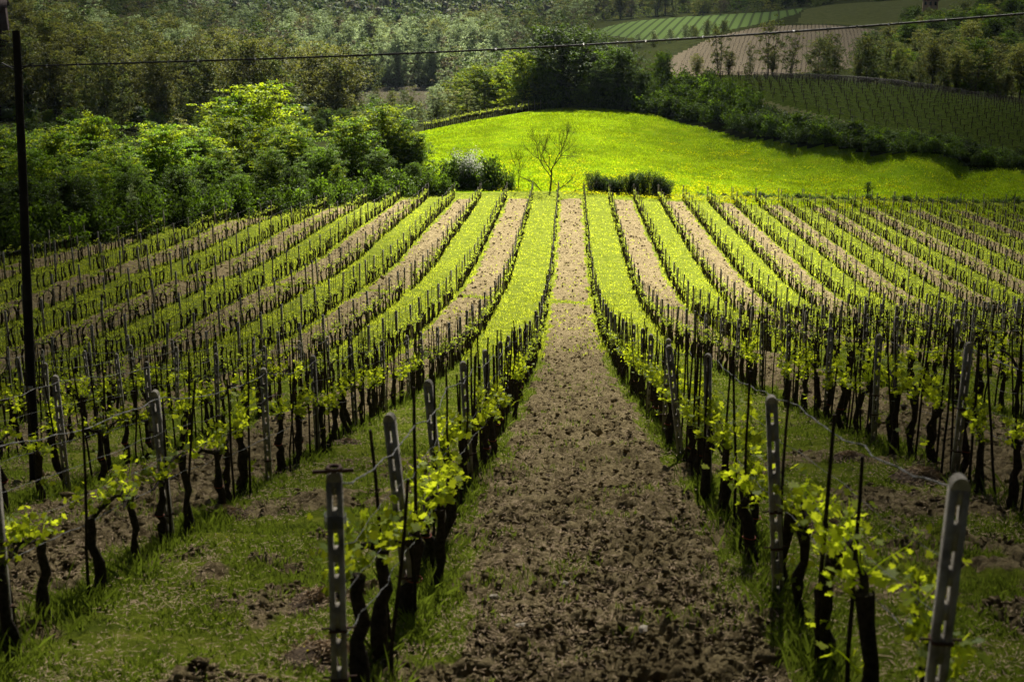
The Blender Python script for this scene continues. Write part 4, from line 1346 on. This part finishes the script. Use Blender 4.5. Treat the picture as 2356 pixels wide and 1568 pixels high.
# thicket on the left of the vineyard
TK = [('yellow', 610, 195, 172, 1.05, 'largest yellow-green tree rising in the middle of the left thicket'), ('yellow', 560, 262, 160, .9, 'yellow-green tree left of and below the largest one'), ('bright', 690, 285, 166, .95, 'bright green tree at the right foot of the largest tree'),
      ('yellow', 890, 238, 176, 1.0, 'sunlit yellow-green tree at the right end of the thicket'), ('bright', 820, 275, 168, 1.0, 'broad green tree between the two yellow-green ones'), ('bright', 950, 300, 172, .8, 'low green tree on the thicket corner beside the meadow'),
      ('dark', 760, 335, 158, .95, 'dark tree low behind the end of the left rows'), ('dark', 880, 350, 163, .9, 'dark bushy tree behind the sixth row end'), ('dark', 960, 372, 166, .75, 'dark round tree nearest the blossoming shrub'),
      ('bright', 640, 345, 148, .9, 'green tree with layered boughs beside the vineyard edge'), ('bright', 540, 345, 143, .95, 'green tree left of the layered one at the field edge'), ('bright', 465, 290, 152, 1.0, 'tall green tree below the tan shrub'),
      ('dark', 570, 400, 132, .9, 'dark low tree overhanging the tenth left row end'), ('bright', 400, 292, 146, 1.0, 'light green tree in the centre-left of the thicket'), ('dark', 440, 385, 131, 1.0, 'dark tree in the deep shade of the thicket middle'),
      ('dark', 330, 400, 124, 1.0, 'shaded tree over the rows left of the thicket middle'), ('bright', 245, 268, 146, .9, 'pointed green tree standing above the left thicket'), ('bright', 300, 330, 138, 1.0, 'rounded green tree right of the pointed one'),
      ('dark', 190, 400, 118, 1.1, 'dark tree right of the utility pole'), ('bright', 160, 305, 138, 1.1, 'wide green tree just right of the pole'), ('bright', 60, 292, 140, 1.1, 'wide green tree behind the pole'),
      ('bright', -40, 300, 136, 1.1, 'green tree cut by the left frame edge'), ('dark', 90, 405, 114, 1.1, 'black-green tree at the foot of the pole background'), ('dark', -10, 410, 110, 1.1, 'dark tree at the far left edge of the field'),
      ('dark', 690, 380, 148, .8, 'small dark tree by the eighth left row end'), ('bright', 790, 380, 152, .6, 'small bright tree in front of the dark ones'), ('bright', 240, 370, 126, .9, 'green tree low between pole and thicket middle'), ('bright', 110, 350, 126, 1, 'leafy green tree low beside the pole'),
      ('bright', -130, 300, 130, 1.1, 'green tree beyond the left frame edge')]
OLDP = [-60, 20, 90, 150, 220, 290, 360, 430, 500, 560, 620, 680, 740, 800, 860, 930, 980]
OLDY = [100, 105, 109, 112, 114, 117, 119, 121, 124, 127, 130, 137, 143, 147, 154, 158, 160]


def front(px):
    b_ = bearing(px)
    for Y in np.arange(60, 200, 0.5):
        if Y > row_end(b_ * Y) + 2.2: return float(Y)
    return 160.0


def backY(px, Y): return front(px) + max(2.5, Y - float(np.interp(px, OLDP, OLDY)))


for kd, px, yt, Y, wd, lab in TK: tree_px(kd, px, yt, backY(px, Y), lab, 'trees of the left thicket', wd * 1.25)
tree_px('tan', 448, 275, 160, 'tan feathery tree amid the green thicket', 'trees of the left thicket', .9)
tree_px('pale', 330, 430, front(330) + 2, 'grey-green willow sapling at the thicket edge', 'trees of the left thicket', .6)
for i, (px, Y, s) in enumerate([(980, 160, 1.5), (930, 158, 1.6), (860, 154, 1.7), (800, 147, 1.7), (740, 143, 1.6), (680, 137, 1.6), (620, 130, 1.7), (560, 127, 1.7), (500, 124, 1.8), (430, 121, 1.7), (360, 119, 1.8), (290, 117, 1.8), (220, 114, 1.8), (150, 112, 1.8), (90, 109, 1.8), (20, 105, 1.9), (-60, 100, 1.9), (1010, 163, 1.5)]):
    P = at_px(px, front(px) + 1.0); place('bramble_bush', BU[i % 3], P, i * 1.7, (s, s * .8, s * 1.15), 'dark bramble bush under the thicket trees, %s from the meadow end' % word(i + 1), 'bush', 'dark bushes along the left thicket')

# blossoming shrub and dark shrubs by the meadow corner
bl = bush_meshes('hawthorn', 2.6, 3.4, 80, 150, 0.19, 'leaf_dark', 77, 0.30, 'blossom', 0.6)
P = at_px(1072, 163); place('hawthorn', bl, P, 0.3, (1.2, 1.1, 1.3), 'shrub covered in white blossom at the corner of the meadow', 'shrub')
for px, Y, s, lab in ((1125, 162, 1.9, 'dark round shrub right of the white blossom'), (1030, 162, 1.7, 'dark shrub left of the white blossom'), (1168, 161, .9, 'low dark shrub beside the saplings')):
    P = at_px(px, Y); place('shrub', BU[1], P, px, (s, s, s * 1.25), lab, 'shrub')


def branchy(mb, p, dr, L, r, lev, rng, up=0.12, spread=0.5):
    n = 6
    P = [p]; dd = dr.copy()
    for i in range(n):
        dd = dd + rng.normal(size=3) * 0.11 + [0, 0, up * 0.25]; dd /= np.linalg.norm(dd)
        P.append(P[-1] + dd * L / n)
    P = np.array(P)
    mb.tube(P, np.linspace(r, r * 0.55, n + 1), 7 if r > 0.03 else 3 if r < 0.012 else 4, cap=False)
    if lev == 0: return
    k = 3 if lev > 1 else 4
    for i in range(k + 1):
        j = n if i == 0 else rng.integers(2, n + 1)
        nd = dd + rng.normal(size=3) * spread; nd[2] += up * 1.4; nd /= np.linalg.norm(nd)
        branchy(mb, P[j], nd, L * rng.uniform(0.55, 0.8), r * 0.55 * (1 - 0.05 * i), lev - 1, rng, up, spread)


def baretree(name, px, py, Y, L, lev, seed, label, r=0.12, spread=0.5, stems=1, cat='tree', group=None):
    rng = np.random.default_rng(seed); P = at_px(px, Y)
    mb = MB()
    for s in range(stems):
        dr = np.array([rng.normal() * (0.08 if stems == 1 else 0.25), rng.normal() * 0.1, 1.0]); dr /= np.linalg.norm(dr)
        branchy(mb, np.array([rng.normal() * 0.3 * (stems > 1), rng.normal() * 0.2 * (stems > 1), -0.3]), dr, L, r, lev, rng, 0.14, spread)
    o = obj(name, mb.data(name, M['bark'], True), None, P); tag(o, label, cat, group); return o


baretree('leafless_tree', 1262, 445, 160, 3.3, 5, 3, 'bare leafless tree standing alone at the front of the meadow', 0.13, 0.42)
baretree('leafless_sapling', 1192, 440, 161, 2.6, 3, 5, 'taller bare sapling left of the leafless tree', 0.05, 0.25, 1, group='bare saplings at the meadow corner')
baretree('leafless_sapling', 1172, 440, 161, 2.1, 3, 6, 'thin bare sapling in the middle of the three', 0.04, 0.25, 1, group='bare saplings at the meadow corner')
baretree('leafless_sapling', 1152, 440, 161, 1.7, 3, 8, 'smallest bare sapling, nearest the dark shrub', 0.035, 0.25, 1, group='bare saplings at the meadow corner')
rng = np.random.default_rng(12)
for i, (px, dx, dz, L, lab) in enumerate([(1275, 1, .75, 1.5, 'fallen bare branch leaning right of the leafless tree'), (1245, -1, .7, 1.6, 'bare branch leaning left of the leafless tree'), (1300, 1, .12, 1.9, 'dead branch lying along the meadow edge to the right'), (1225, -1, .25, 1.5, 'dead branch lying to the left of the leafless tree')]):
    P = at_px(px, 158.8); mb = MB(); dr = np.array([dx, 0.1, dz]); dr /= np.linalg.norm(dr)
    branchy(mb, np.array([0, 0, 0.1]), dr, L, 0.06, 3, rng, 0.0, 0.4)
    o = obj('fallen_branch', mb.data('fallen_branch', M['treebark'], True), None, P); tag(o, lab, 'branch', 'dead branches at the leafless tree')

# clipped hedge, one body of many shoots
rng = np.random.default_rng(31); tb, cb = MB(), MB()
for i in range(150):
    x = rng.uniform(-4.6, 4.6); hh = (2.1 + 0.35 * math.sin(x * .9) - (0.06 * max(0, x - 2) ** 2)) * rng.uniform(.8, 1.08)
    q = wiggle((x, rng.normal() * .35, -.1), (x + rng.normal() * .45, rng.normal() * .5, hh), 6, .15, rng)
    tb.tube(q, np.linspace(.03, .008, 6), 4, cap=False)
    n = 190; t_ = rng.uniform(.05, 1.0, n) * 5; i0 = np.minimum(t_.astype(int), 4); fr = (t_ - i0)[:, None]
    leafquads(cb, q[i0] * (1 - fr) + q[i0 + 1] * fr + rng.normal(size=(n, 3)) * .17, .15, rng, 0)
P = at_px(1440, 161)
place('hedge', {'stems': tb.data('hedge_stems', M['treebark']), 'leaves': cb.data('hedge_leaves', [M['leaf_dark'], M['leaf_bright']])}, P, 0.02, 1.0, 'short loose dark green hedge between vineyard and meadow', 'hedge')

# bramble strip along the end of the right-hand rows
X = 13.5; i = 0
while X < 66:
    i += 1; s = random.uniform(.5, .75) * (0.7 if X < 20 else 1); Y = float(row_end(X)) + 3.6
    place('bramble_patch', BU[i % 3], (X, Y, hz(X, Y)), random.uniform(0, 6), (s * 1.15, s, s * .72), 'low bramble patch at the right row ends, %s from the hedge' % word(i), 'bramble', 'low brambles at the row ends')
    X += random.uniform(1.3, 1.7)
P = at_px(1972, 171.5); 
sp = tree_meshes('small_tree', 2.1, 0.55, 0.5, 'dome', 22, 60, 0.09, 'leaf_dark', 'treebark', 0.09, 451, sig=.13, leaf2='leaf_bright', f2=.3)
place('small_tree', sp, P, 0, 1.0, 'tiny tree with a round tuft at the right row ends', 'tree')
baretree('pruned_stump', 2296, 470, 176, 0.9, 1, 14, 'forked pruned stump at the far right row ends', 0.09, 0.7, 1, 'stump')
P = at_px(2170, 172.5); place('shrub', BU[2], P, 0, .6, 'small dark shrub among the right row-end brambles', 'shrub')

# the dark clump of trees beyond the meadow
CL = [('dark', 1290, 66, 252, 1.15, 'tallest dark tree of the clump beyond the meadow'), ('yellow', 1205, 118, 250, .85, 'sunlit oak at the left end of the clump'), ('dark', 1350, 78, 262, 1.0, 'brownish tree just right of the tallest one'),
      ('dark', 1410, 104, 250, 1.0, 'dense green tree right of the middle of the clump'), ('dark', 1370, 150, 246, .9, 'dark conifer-like tree in front of the clump'), ('dark', 1240, 150, 246, .8, 'dark tree under the tallest one'), ('dark', 1460, 165, 246, .8, 'dark tree at the right end of the clump'),
      ('yellow', 1118, 150, 262, 1.0, 'pale yellow-green tree left of the clump'), ('yellow', 1075, 165, 285, .9, 'smaller yellow-green tree farther left of the clump'), ('yellow', 1165, 150, 262, .8, 'light tree between the clump and the yellow-green ones'),
      ('airy', 1040, 200, 262, 1.2, 'half-bare tree behind the crest vines'), ('airy', 1010, 215, 255, 1.2, 'grey bare-looking tree at the left end of the crest vines'), ('airy', 1085, 205, 252, 1.0, 'thin tree in front of the yellow-green trees'),
      ('dark', 1506, 116, 262, .62, 'lone tree with round crown and clear trunk right of the clump'), ('dark', 1330, 200, 243, .8, 'low dark tree at the foot of the clump'), ('dark', 1420, 205, 243, .8, 'low dark tree right at the foot of the clump'), ('pale', 1160, 130, 330, .8, 'greyish pale tree behind the left end of the clump')]
for kd, px, yt, Y, wd, lab in CL: tree_px(kd, px, yt, Y, lab, 'clump of trees beyond the meadow', wd * 1.3)
for i, (px, yt, Y) in enumerate([(1560, 165, 262), (1600, 158, 258), (1625, 170, 262), (1660, 165, 250), (1690, 148, 246), (1720, 170, 244), (1540, 190, 255), (1580, 200, 250)]):
    tree_px('airy', px, yt, Y, 'thin half-bare tree on the dark bank, %s from the clump' % word(i + 1), 'thin trees on the dark bank', 1.0)
# brambles on the bank between meadow and dark vineyard
BK = [(1250, 243, 2.2), (1300, 245, 2.2), (1350, 245, 2.3), (1400, 244, 2.4), (1440, 243, 2.4), (1480, 242, 2.4), (1510, 240, 2.3), (1540, 238, 2.3), (1570, 236, 2.4), (1600, 233, 2.4), (1640, 228, 2.4), (1680, 223, 2.3), (1720, 218, 2.2), (1760, 214, 2.1), (1800, 211, 2.0),
      (1840, 209, 1.9), (1880, 207, 1.8), (1920, 205.5, 1.7), (1960, 204, 1.6), (2000, 203, 1.5), (2040, 201.5, 1.4), (2080, 200, 1.35), (2120, 199, 1.4), (2160, 198, 1.3), (2200, 197, 1.3), (2240, 196, 1.3), (2280, 195, 1.25), (2320, 194, 1.25), (2360, 193, 1.2), (2410, 192, 1.2)]
for i, (px, Y, s) in enumerate(BK):
    P = at_px(px, Y); place('bank_bramble', BU[i % 3], P, i * 2.1, (s * 1.1, s * .9, s * .95), 'dark bramble on the bank right of the meadow, %s from the clump' % word(i + 1), 'bramble', 'brambles on the dark bank')
    if px > 1690:
        for jj, (ox, oy, q_) in enumerate(((14, 1.6, .8), (26, 2.6, 1.05))):
            P = at_px(px + ox, Y + oy); place('bank_bramble', BU[(i + jj + 1) % 3], P, i * 1.9 + jj, (s * 1.25 * q_, s * q_, s * .75 * q_), 'bramble just behind the meadow edge, %s from the clump, %s' % (word(i + 1), ('lower', 'taller')[jj]), 'bramble', 'brambles on the dark bank')
    if 1380 < px < 1620:
        for jj, (ox, oy) in enumerate(((30, 14), (5, 20))):
            P = at_px(px + ox, Y + oy); place('bank_bramble', BU[(i + jj) % 3], P, i * 1.1 + jj, (s * 1.2, s, s * 1.2), 'bramble at the top of the dark bank, %s %s from the clump' % (word(i + 1), ('behind', 'farthest back')[jj]), 'bramble', 'top brambles on the dark bank')
    if px < 1700:
        P = at_px(px + 22, Y + 7); place('bank_bramble', BU[(i + 1) % 3], P, i * 3.1, (s * 1.15, s, s * 1.1), 'bramble higher up the dark bank, %s from the clump' % word(i + 1), 'bramble', 'upper brambles on the dark bank')

# ------------------------------------------------------------------ woods: single trees one can tell apart
def wood(n, kinds, pxr, Yr, hr, lab, group, seed, ok=None, wide=1.0, mind=3.5, woodtest=True):
    r = np.random.default_rng(seed); L = []; tries = 0
    while len(L) < n and tries < n * 60:
        tries += 1
        px = r.uniform(*pxr); Y = math.sqrt(r.uniform(Yr[0] ** 2, Yr[1] ** 2)); X = bearing(px) * Y
        if ok is not None and not ok(px, Y): continue
        if any((X - a) ** 2 + (Y - b_) ** 2 < mind ** 2 for _, a, b_ in L): continue
        xx, yy = np.array([X]), np.array([Y])
        if any(inpoly(xx, yy, Pz)[0] for Pz in (P_tan, P_str, P_val, P_hill, P_top, P_dark, P_gr, P_meadow)): continue
        L.append((px, X, Y))
    L.sort()
    for i, (px, X, Y) in enumerate(L):
        kd = kinds[r.integers(0, len(kinds))]
        tree(kd, X, Y, r.uniform(*hr) * (0.9 if kd == 'mid' else 1), lab % word(i + 1), group, wide=wide * r.uniform(.9, 1.15))


wood(22, ['tan', 'tan', 'tan', 'mid'], (-60, 800), (285, 325), (15, 20), 'olive-tan tree in the front rank of the left wood, %s from left', 'front rank of the left wood', 1, mind=8.5)
wood(28, ['tan', 'tan', 'tan', 'mid'], (-60, 840), (325, 385), (14, 20), 'olive-tan tree in the second rank of the left wood, %s from left', 'second rank of the left wood', 2, mind=9)
wood(44, ['tan', 'tan', 'mid', 'pale'], (-60, 840), (385, 500), (13, 18), 'hazy tree in the rear rank of the left wood, %s from left', 'rear rank of the left wood', 3, mind=9)
wood(60, ['mid', 'bright', 'dark'], (-60, 860), (215, 330), (3, 6), 'green undergrowth tree at the foot of the left wood, %s from left', 'undergrowth of the left wood', 4, mind=4)
wood(34, ['bright', 'dark', 'dark'], (-120, 985), (95, 190), (3.5, 6.5), 'green tree filling the back of the thicket, %s from left', 'rear trees of the left thicket', 14, ok=lambda px, Y: Y > front(px) + 10, mind=4.5)
wood(16, ['poplar', 'poplar', 'pale'], (790, 1060), (552, 580), (12, 17), 'pale green poplar of the front row by the valley field, %s from left', 'front row of poplars', 5, mind=4)
wood(34, ['poplar', 'brown', 'pale', 'pale'], (740, 1160), (580, 640), (15, 21), 'tall budding poplar behind the front row, %s from left', 'rear poplars', 6, mind=5)
wood(30, ['pale', 'mid', 'mid', 'tan'], (700, 1330), (600, 740), (12, 17), 'mixed tree in the middle valley wood, %s from left', 'middle valley wood', 7, mind=7)
wood(16, ['pale', 'bright', 'airy'], (900, 1060), (232, 300), (3, 7), 'light green sapling between thicket and crest vines, %s from left', 'saplings left of the crest', 15, ok=lambda px, Y: not (px > 975 and Y < 248), mind=3)
wood(20, ['pale', 'mid'], (780, 1150), (330, 500), (4, 8), 'small tree beside the valley field, %s from left', 'trees beside the valley field', 8, mind=6)
wood(22, ['mid', 'pale', 'mid'], (1340, 1640), (500, 580), (3.5, 6.5), 'bushy tree below the striped hillside, %s from left', 'trees below the striped hillside', 9, mind=6)
wood(24, ['airy', 'airy', 'tan', 'brown'], (1330, 1640), (742, 800), (14, 22), 'thin tree on the skyline above the striped hillside, %s from left', 'trees above the striped hillside', 10, mind=5)
wood(70, ['airy', 'tan', 'bright', 'mid', 'mid', 'airy'], (1560, 2400), (282, 330), (4.5, 12), 'thin budding tree behind the dark vineyard, %s from left', 'trees behind the dark vineyard', 11, ok=lambda px, Y: px > 1980 or random.random() < .09, mind=3.2)
wood(80, ['tan', 'mid', 'mid', 'dark'], (1960, 2440), (325, 410), (8, 12), 'olive tree on the right hillside, lower part, %s from left', 'lower right hillside trees', 12, mind=9)
wood(80, ['mid', 'mid', 'bright', 'dark'], (2040, 2440), (410, 600), (6, 11), 'green tree on the right hillside, upper part, %s from left', 'upper right hillside trees', 13, mind=9)
tree_px('airy', 1780, 78, 300, 'tall thin-leaved tree in front of the pale ploughed slope', None, 1.5)
tree_px('tan', 1745, 120, 292, 'yellowish tree left of the tall thin-leaved one', None, .8)
tree_px('yellow', 2190, 38, 420, 'bright yellow-green tree top standing out on the right hillside', None, .6)
tree_px('mid', 880, 200, 420, 'dark rounded tree beside the valley field', None, .7)
tree_px('dark', 818, 180, 400, 'dark narrow ivy-clad tree left of the valley field', None, .35)

# far woods that read as one mass
def mass(name, n, Yr, pxr, hr, wr, matn, label, seed, leaf0, ok=None, base=95):
    r = np.random.default_rng(seed)
    Y = np.sqrt(r.uniform(Yr[0] ** 2, Yr[1] ** 2, n)); px = r.uniform(*pxr, n)
    X = np.array([bearing(p) for p in px]) * Y
    bad = np.zeros(n, bool)
    for Pz in (P_tan, P_str, P_val, P_hill, P_top, P_dark, P_gr, P_meadow, P_clr): bad |= inpoly(X, Y, Pz)
    if ok is not None: bad |= ~ok(px, Y, X, r)
    X, Y = X[~bad], Y[~bad]; n = len(X)
    Z = H(X, Y); h = r.uniform(*hr, n); w = r.uniform(*wr, n)
    import bmesh
    bm = bmesh.new(); bmesh.ops.create_icosphere(bm, subdivisions=2, radius=1.0)
    IV = np.array([v.co for v in bm.verts]); IF = np.array([[v.index for v in f.verts] for f in bm.faces]); bm.free()
    nv = len(IV); ph_ = r.uniform(0, 6, (n, 1, 3))
    d_ = 1 + 0.22 * np.sin(IV[None, :, 0] * 4 + ph_[:, :, 0]) * np.cos(IV[None, :, 1] * 4 + ph_[:, :, 1]) + 0.16 * np.sin(IV[None, :, 2] * 7 + ph_[:, :, 2]) + r.normal(size=(n, nv)) * 0.10
    V = IV[None] * d_[:, :, None] * np.stack([w * .68, w * .68, h * .36], -1)[:, None] + np.stack([X, Y, Z + h * .52], -1)[:, None]
    per = base; k = r.integers(0, nv, (n, per))
    S = V[np.arange(n)[:, None], k]; cen = np.stack([X, Y, Z + h * .45], -1)[:, None]
    C = (cen + (S - cen) * r.uniform(1.0, 1.5, (n, per, 1)) + r.normal(size=(n, per, 3)) * 0.4).reshape(-1, 3)
    mb = MB(); mb.add(V.reshape(-1, 3), (IF[None] + (np.arange(n) * nv)[:, None, None]).reshape(-1, 3)); leafquads(mb, C, np.repeat(w, per) * leaf0, r, 0, .5, .8)
    o = obj(name, mb.data(name, M[matn])); tag(o, label, 'woodland', None, 'stuff')


def mid_mass(name, n, Yr, pxr, kinds, hr, label, seed, ok=None):
    r = np.random.default_rng(seed)
    Y = np.sqrt(r.uniform(Yr[0] ** 2, Yr[1] ** 2, n)); px = r.uniform(*pxr, n)
    X = np.array([bearing(p) for p in px]) * Y
    bad = np.zeros(n, bool)
    for Pz in (P_tan, P_str, P_val, P_hill, P_top, P_dark, P_gr, P_meadow, P_clr): bad |= inpoly(X, Y, Pz)
    if ok is not None: bad |= ~ok(px, Y, X, r)
    X, Y = X[~bad], Y[~bad]; Z = H(X, Y)
    pl = [(LOD[kinds[r.integers(0, len(kinds))]][r.integers(0, 2)]['crown'], 0, x, y, z, r.uniform(0, 6), r.uniform(*hr) / 12) for x, y, z in zip(X, Y, Z)]
    by = {}
    for t_ in pl: by.setdefault(t_[0].materials[0].name, []).append(t_)
    ms = {m.name: k_ for k_, m in M.items()}
    keys = list(by)
    merged(name, None, [(t_[0], keys.index(t_[0].materials[0].name)) + t_[2:] for t_ in pl], [ms[k_] for k_ in keys], label, 'woodland')


LOD = {k_: [tree_meshes('lod_' + k_, 12, 4.6, 0.1, 'dome', 22, 62, 0.62, 'leaf_' + k_, seed=600 + i_ + len(k_) * 7, sig=0.75, flat=0.5, twigs=False) for i_ in range(2)] for k_ in ('mid', 'brown', 'pale', 'dark', 'tan')}
mid_mass('middle_woodland', 900, (430, 830), (-350, 1345), ['mid', 'tan', 'dark', 'brown', 'mid', 'pale'], (9, 15), 'mixed woods on the near valley side', 61)
mid_mass('pale_grove', 200, (540, 760), (690, 1140), ['pale', 'pale', 'mid'], (10, 16), 'pale fresh green trees in the middle of the valley', 63)
mid_mass('right_woodland', 420, (420, 830), (1345, 2750), ['mid', 'tan', 'dark', 'mid'], (6, 11), 'woods and scrub on the right valley side', 62, lambda px, Y, X, r: (px > 1900) | (Y > 745))
nz = lambda s, lo, hi: (lambda px, Y, X, r: (lambda q: (q > lo) & (q < hi))(vnoise(X / 45, Y / 60, s) * .65 + vnoise(X / 14, Y / 18, s + 1) * .35))
mass('brown_woodland', 2600, (810, 1250), (-350, 2700), (9, 15), (3.8, 6.0), 'leaf_brown', 'distant brown budding woods on the valley sides', 51, .20, nz(90, 0.40, 0.58))
mass('green_woodland', 4400, (810, 1250), (-350, 2700), (8, 14), (3.6, 5.8), 'leaf_mid', 'distant green woods on the valley sides', 52, .20, nz(90, 0.52, 1.0))
mass('dark_woodland', 3600, (810, 1250), (-350, 2700), (8, 14), (3.6, 5.8), 'leaf_dark', 'distant dark evergreen woods on the valley sides', 53, .20, nz(90, 0.0, 0.44))
mass('valley_scrub', 900, (300, 560), (-100, 1500), (3, 6), (2, 3.5), 'leaf_dark', 'mixed scrub on the valley floor behind the thicket', 54, .16, lambda px, Y, X, r: (px < 780))
mass('far_woodland', 3000, (1250, 1900), (-350, 2700), (10, 16), (5, 9), 'leaf_mid', 'farthest hazy woods under the skyline', 55, .24, None, 40)

# ------------------------------------------------------------------ vines beyond the first 300: crest row, dark vineyard, pale slope, valley field
pl = []
r = random.Random(4)
for rowi, off in enumerate((0, 2.4)):
    for q in range(60):
        f = q / 59; px = 985 + 262 * f; Y = 226 + 15 * f + off
        P = at_px(px, Y)
        pl.append((r.choice(VF)['trunk'], 0, *P, r.uniform(0, 6), 1.25)); pl.append((r.choice(VF)['shoots'], 1, *P, r.uniform(0, 6), 1.25))
        if q % 3 == 0: pl.append((PLO['post'], 2, P[0] + .2, P[1], P[2], 0, 1.0))
        elif q % 2: pl.append((r.choice(SK), 3, P[0] + .2, P[1], P[2], 0, 1.0))
merged('crest_grapevines', None, pl, ['bark', 'vineleaf_far', 'concrete', 'stake'], 'dark row of staked vines on the crest at the left end of the meadow', 'grapevines')

tb = MB(); tb.tube(wiggle((0, 0, -.2), (0, 0, .8), 4, .04, np.random.default_rng(3)), [.07, .06, .06, .06], 5)
tb.tube([(-.42, 0, .6), (-.3, 0, .8), (0, 0, .84), (.45, 0, .82), (.6, 0, .66)], .03, 4)
TV = tb.data('trained_vine', M['bark'])
pl = []
lowY = lambda px: float(np.interp(px, [1690, 1700, 1800, 1900, 2000, 2100, 2200, 2356, 2800], [250, 241, 223.5, 213.5, 207.5, 201.5, 197.5, 191.5, 186]))
cry = lambda px: float(np.interp(px, [1560, 1800, 1900, 2000, 2100, 2200, 2300, 2356, 2800], [277, 274, 271, 267, 258, 248, 238, 233, 225]))
j = 0; step = 2.7
for j in range(30):
    px = 1570.0; q = 0
    while px < 2480:
        Y = (lowY(px) if px > 1690 else 252) + 1.5 + j * step
        dpx = 1.72 / Y * FPX
        if Y < cry(px) and (px > 1690 or Y > 262):
            P = at_px(px + r.gauss(0, 2), Y); sl = -0.35
            pl.append((TV, 0, *P, r.gauss(-.25, .1), r.uniform(.9, 1.1)))
            if q % 3 == 0: pl.append((r.choice(SK), 1, P[0] + .3, P[1], P[2], 0, r.uniform(.9, 1.1)))
        px += dpx; q += 1
merged('dark_vineyard_vines', None, pl, ['bark', 'stake'], 'rows of bare T-shaped vines on the dark right-hand slope', 'grapevines')
# trellis wires of that slope and the crest posts
wr = MB()
for j in range(0, 30):
    L = []
    for px in range(1600, 2500, 20):
        Y = lowY(px) + 1.5 + j * step
        if px > 1690 and Y < cry(px): P = at_px(px, Y); L.append(P + [0, 0, .95])
    if len(L) > 3: wr.tube(np.array(L), .004, 3, cap=False)
o = obj('dark_vineyard_wires', wr.data('dark_vineyard_wires', M['cable'])); tag(o, 'thin wires joining the bare vines of the dark slope', 'wires', None, 'stuff')
pl = []
for px in np.arange(1560, 2440, 7.0):
    Y = cry(px) - r.uniform(0, 2); P = at_px(px, Y); pl.append((r.choice(SK), 0, *P, 0, r.uniform(.9, 1.25)))
    if r.random() < .6: pl.append((TV, 1, *P, r.gauss(-.1, .2), r.uniform(.9, 1.15)))
merged('crest_stakes', None, pl, ['stake', 'bark'], 'close line of dark stakes along the crest of the dark vineyard', 'stakes')

sb = MB(); sb.tube([(0, 0, -.2), (0, 0, .8)], .022, 3); sb.tube([(0, 0, .6), (0, .4, .8)], .02, 3); SV = sb.data('small_vine', M['bark'])
pl = []
A = np.array(P_tan); x0, y0_ = A.min(0); x1, y1_ = A.max(0)
gx, gy_ = np.meshgrid(np.arange(x0, x1, 1.3), np.arange(y0_, y1_, 2.2)); gx = gx + (gy_ - y0_) * 0.16
m_ = inpoly(gx.ravel(), gy_.ravel(), P_tan); gx, gy_ = gx.ravel()[m_], gy_.ravel()[m_]; gz_ = H(gx, gy_)
for a, b_, c in zip(gx, gy_, gz_): pl.append((SV, 0, a + r.gauss(0, .1), b_, c, r.uniform(0, 6), r.uniform(.8, 1.1)))
A = np.array(P_val); x0, y0_ = A.min(0); x1, y1_ = A.max(0)
gx, gy_ = np.meshgrid(np.arange(x0, x1, 1.4), np.arange(y0_, y1_, 3.6)); m_ = inpoly(gx.ravel(), gy_.ravel(), P_val); gx, gy_ = gx.ravel()[m_], gy_.ravel()[m_]; gz_ = H(gx, gy_)
for a, b_, c in zip(gx, gy_, gz_): pl.append((SV, 0, a, b_, c, r.uniform(0, 6), r.uniform(.9, 1.3)))
merged('distant_young_vines', None, pl, ['stake'], 'tiny vines in ranks on the pale ploughed slope and the valley field', 'grapevines')

# ------------------------------------------------------------------ haze
hm, nt, out = mat('haze_air')
hv = N(nt, 'ShaderNodeVolumePrincipled')
hv.inputs['Color'].default_value = (0.66, 0.82, 1.0, 1)
hv.inputs['Density'].default_value = 0.00003
hv.inputs['Anisotropy'].default_value = 0.1
nt.links.new(hv.outputs[0], out.inputs['Volume'])
b = MB(); b.box((0, 1350, -45), (2400, 1450, 135))
o = obj('haze', b.data('haze', hm)); tag(o, kind='stuff')
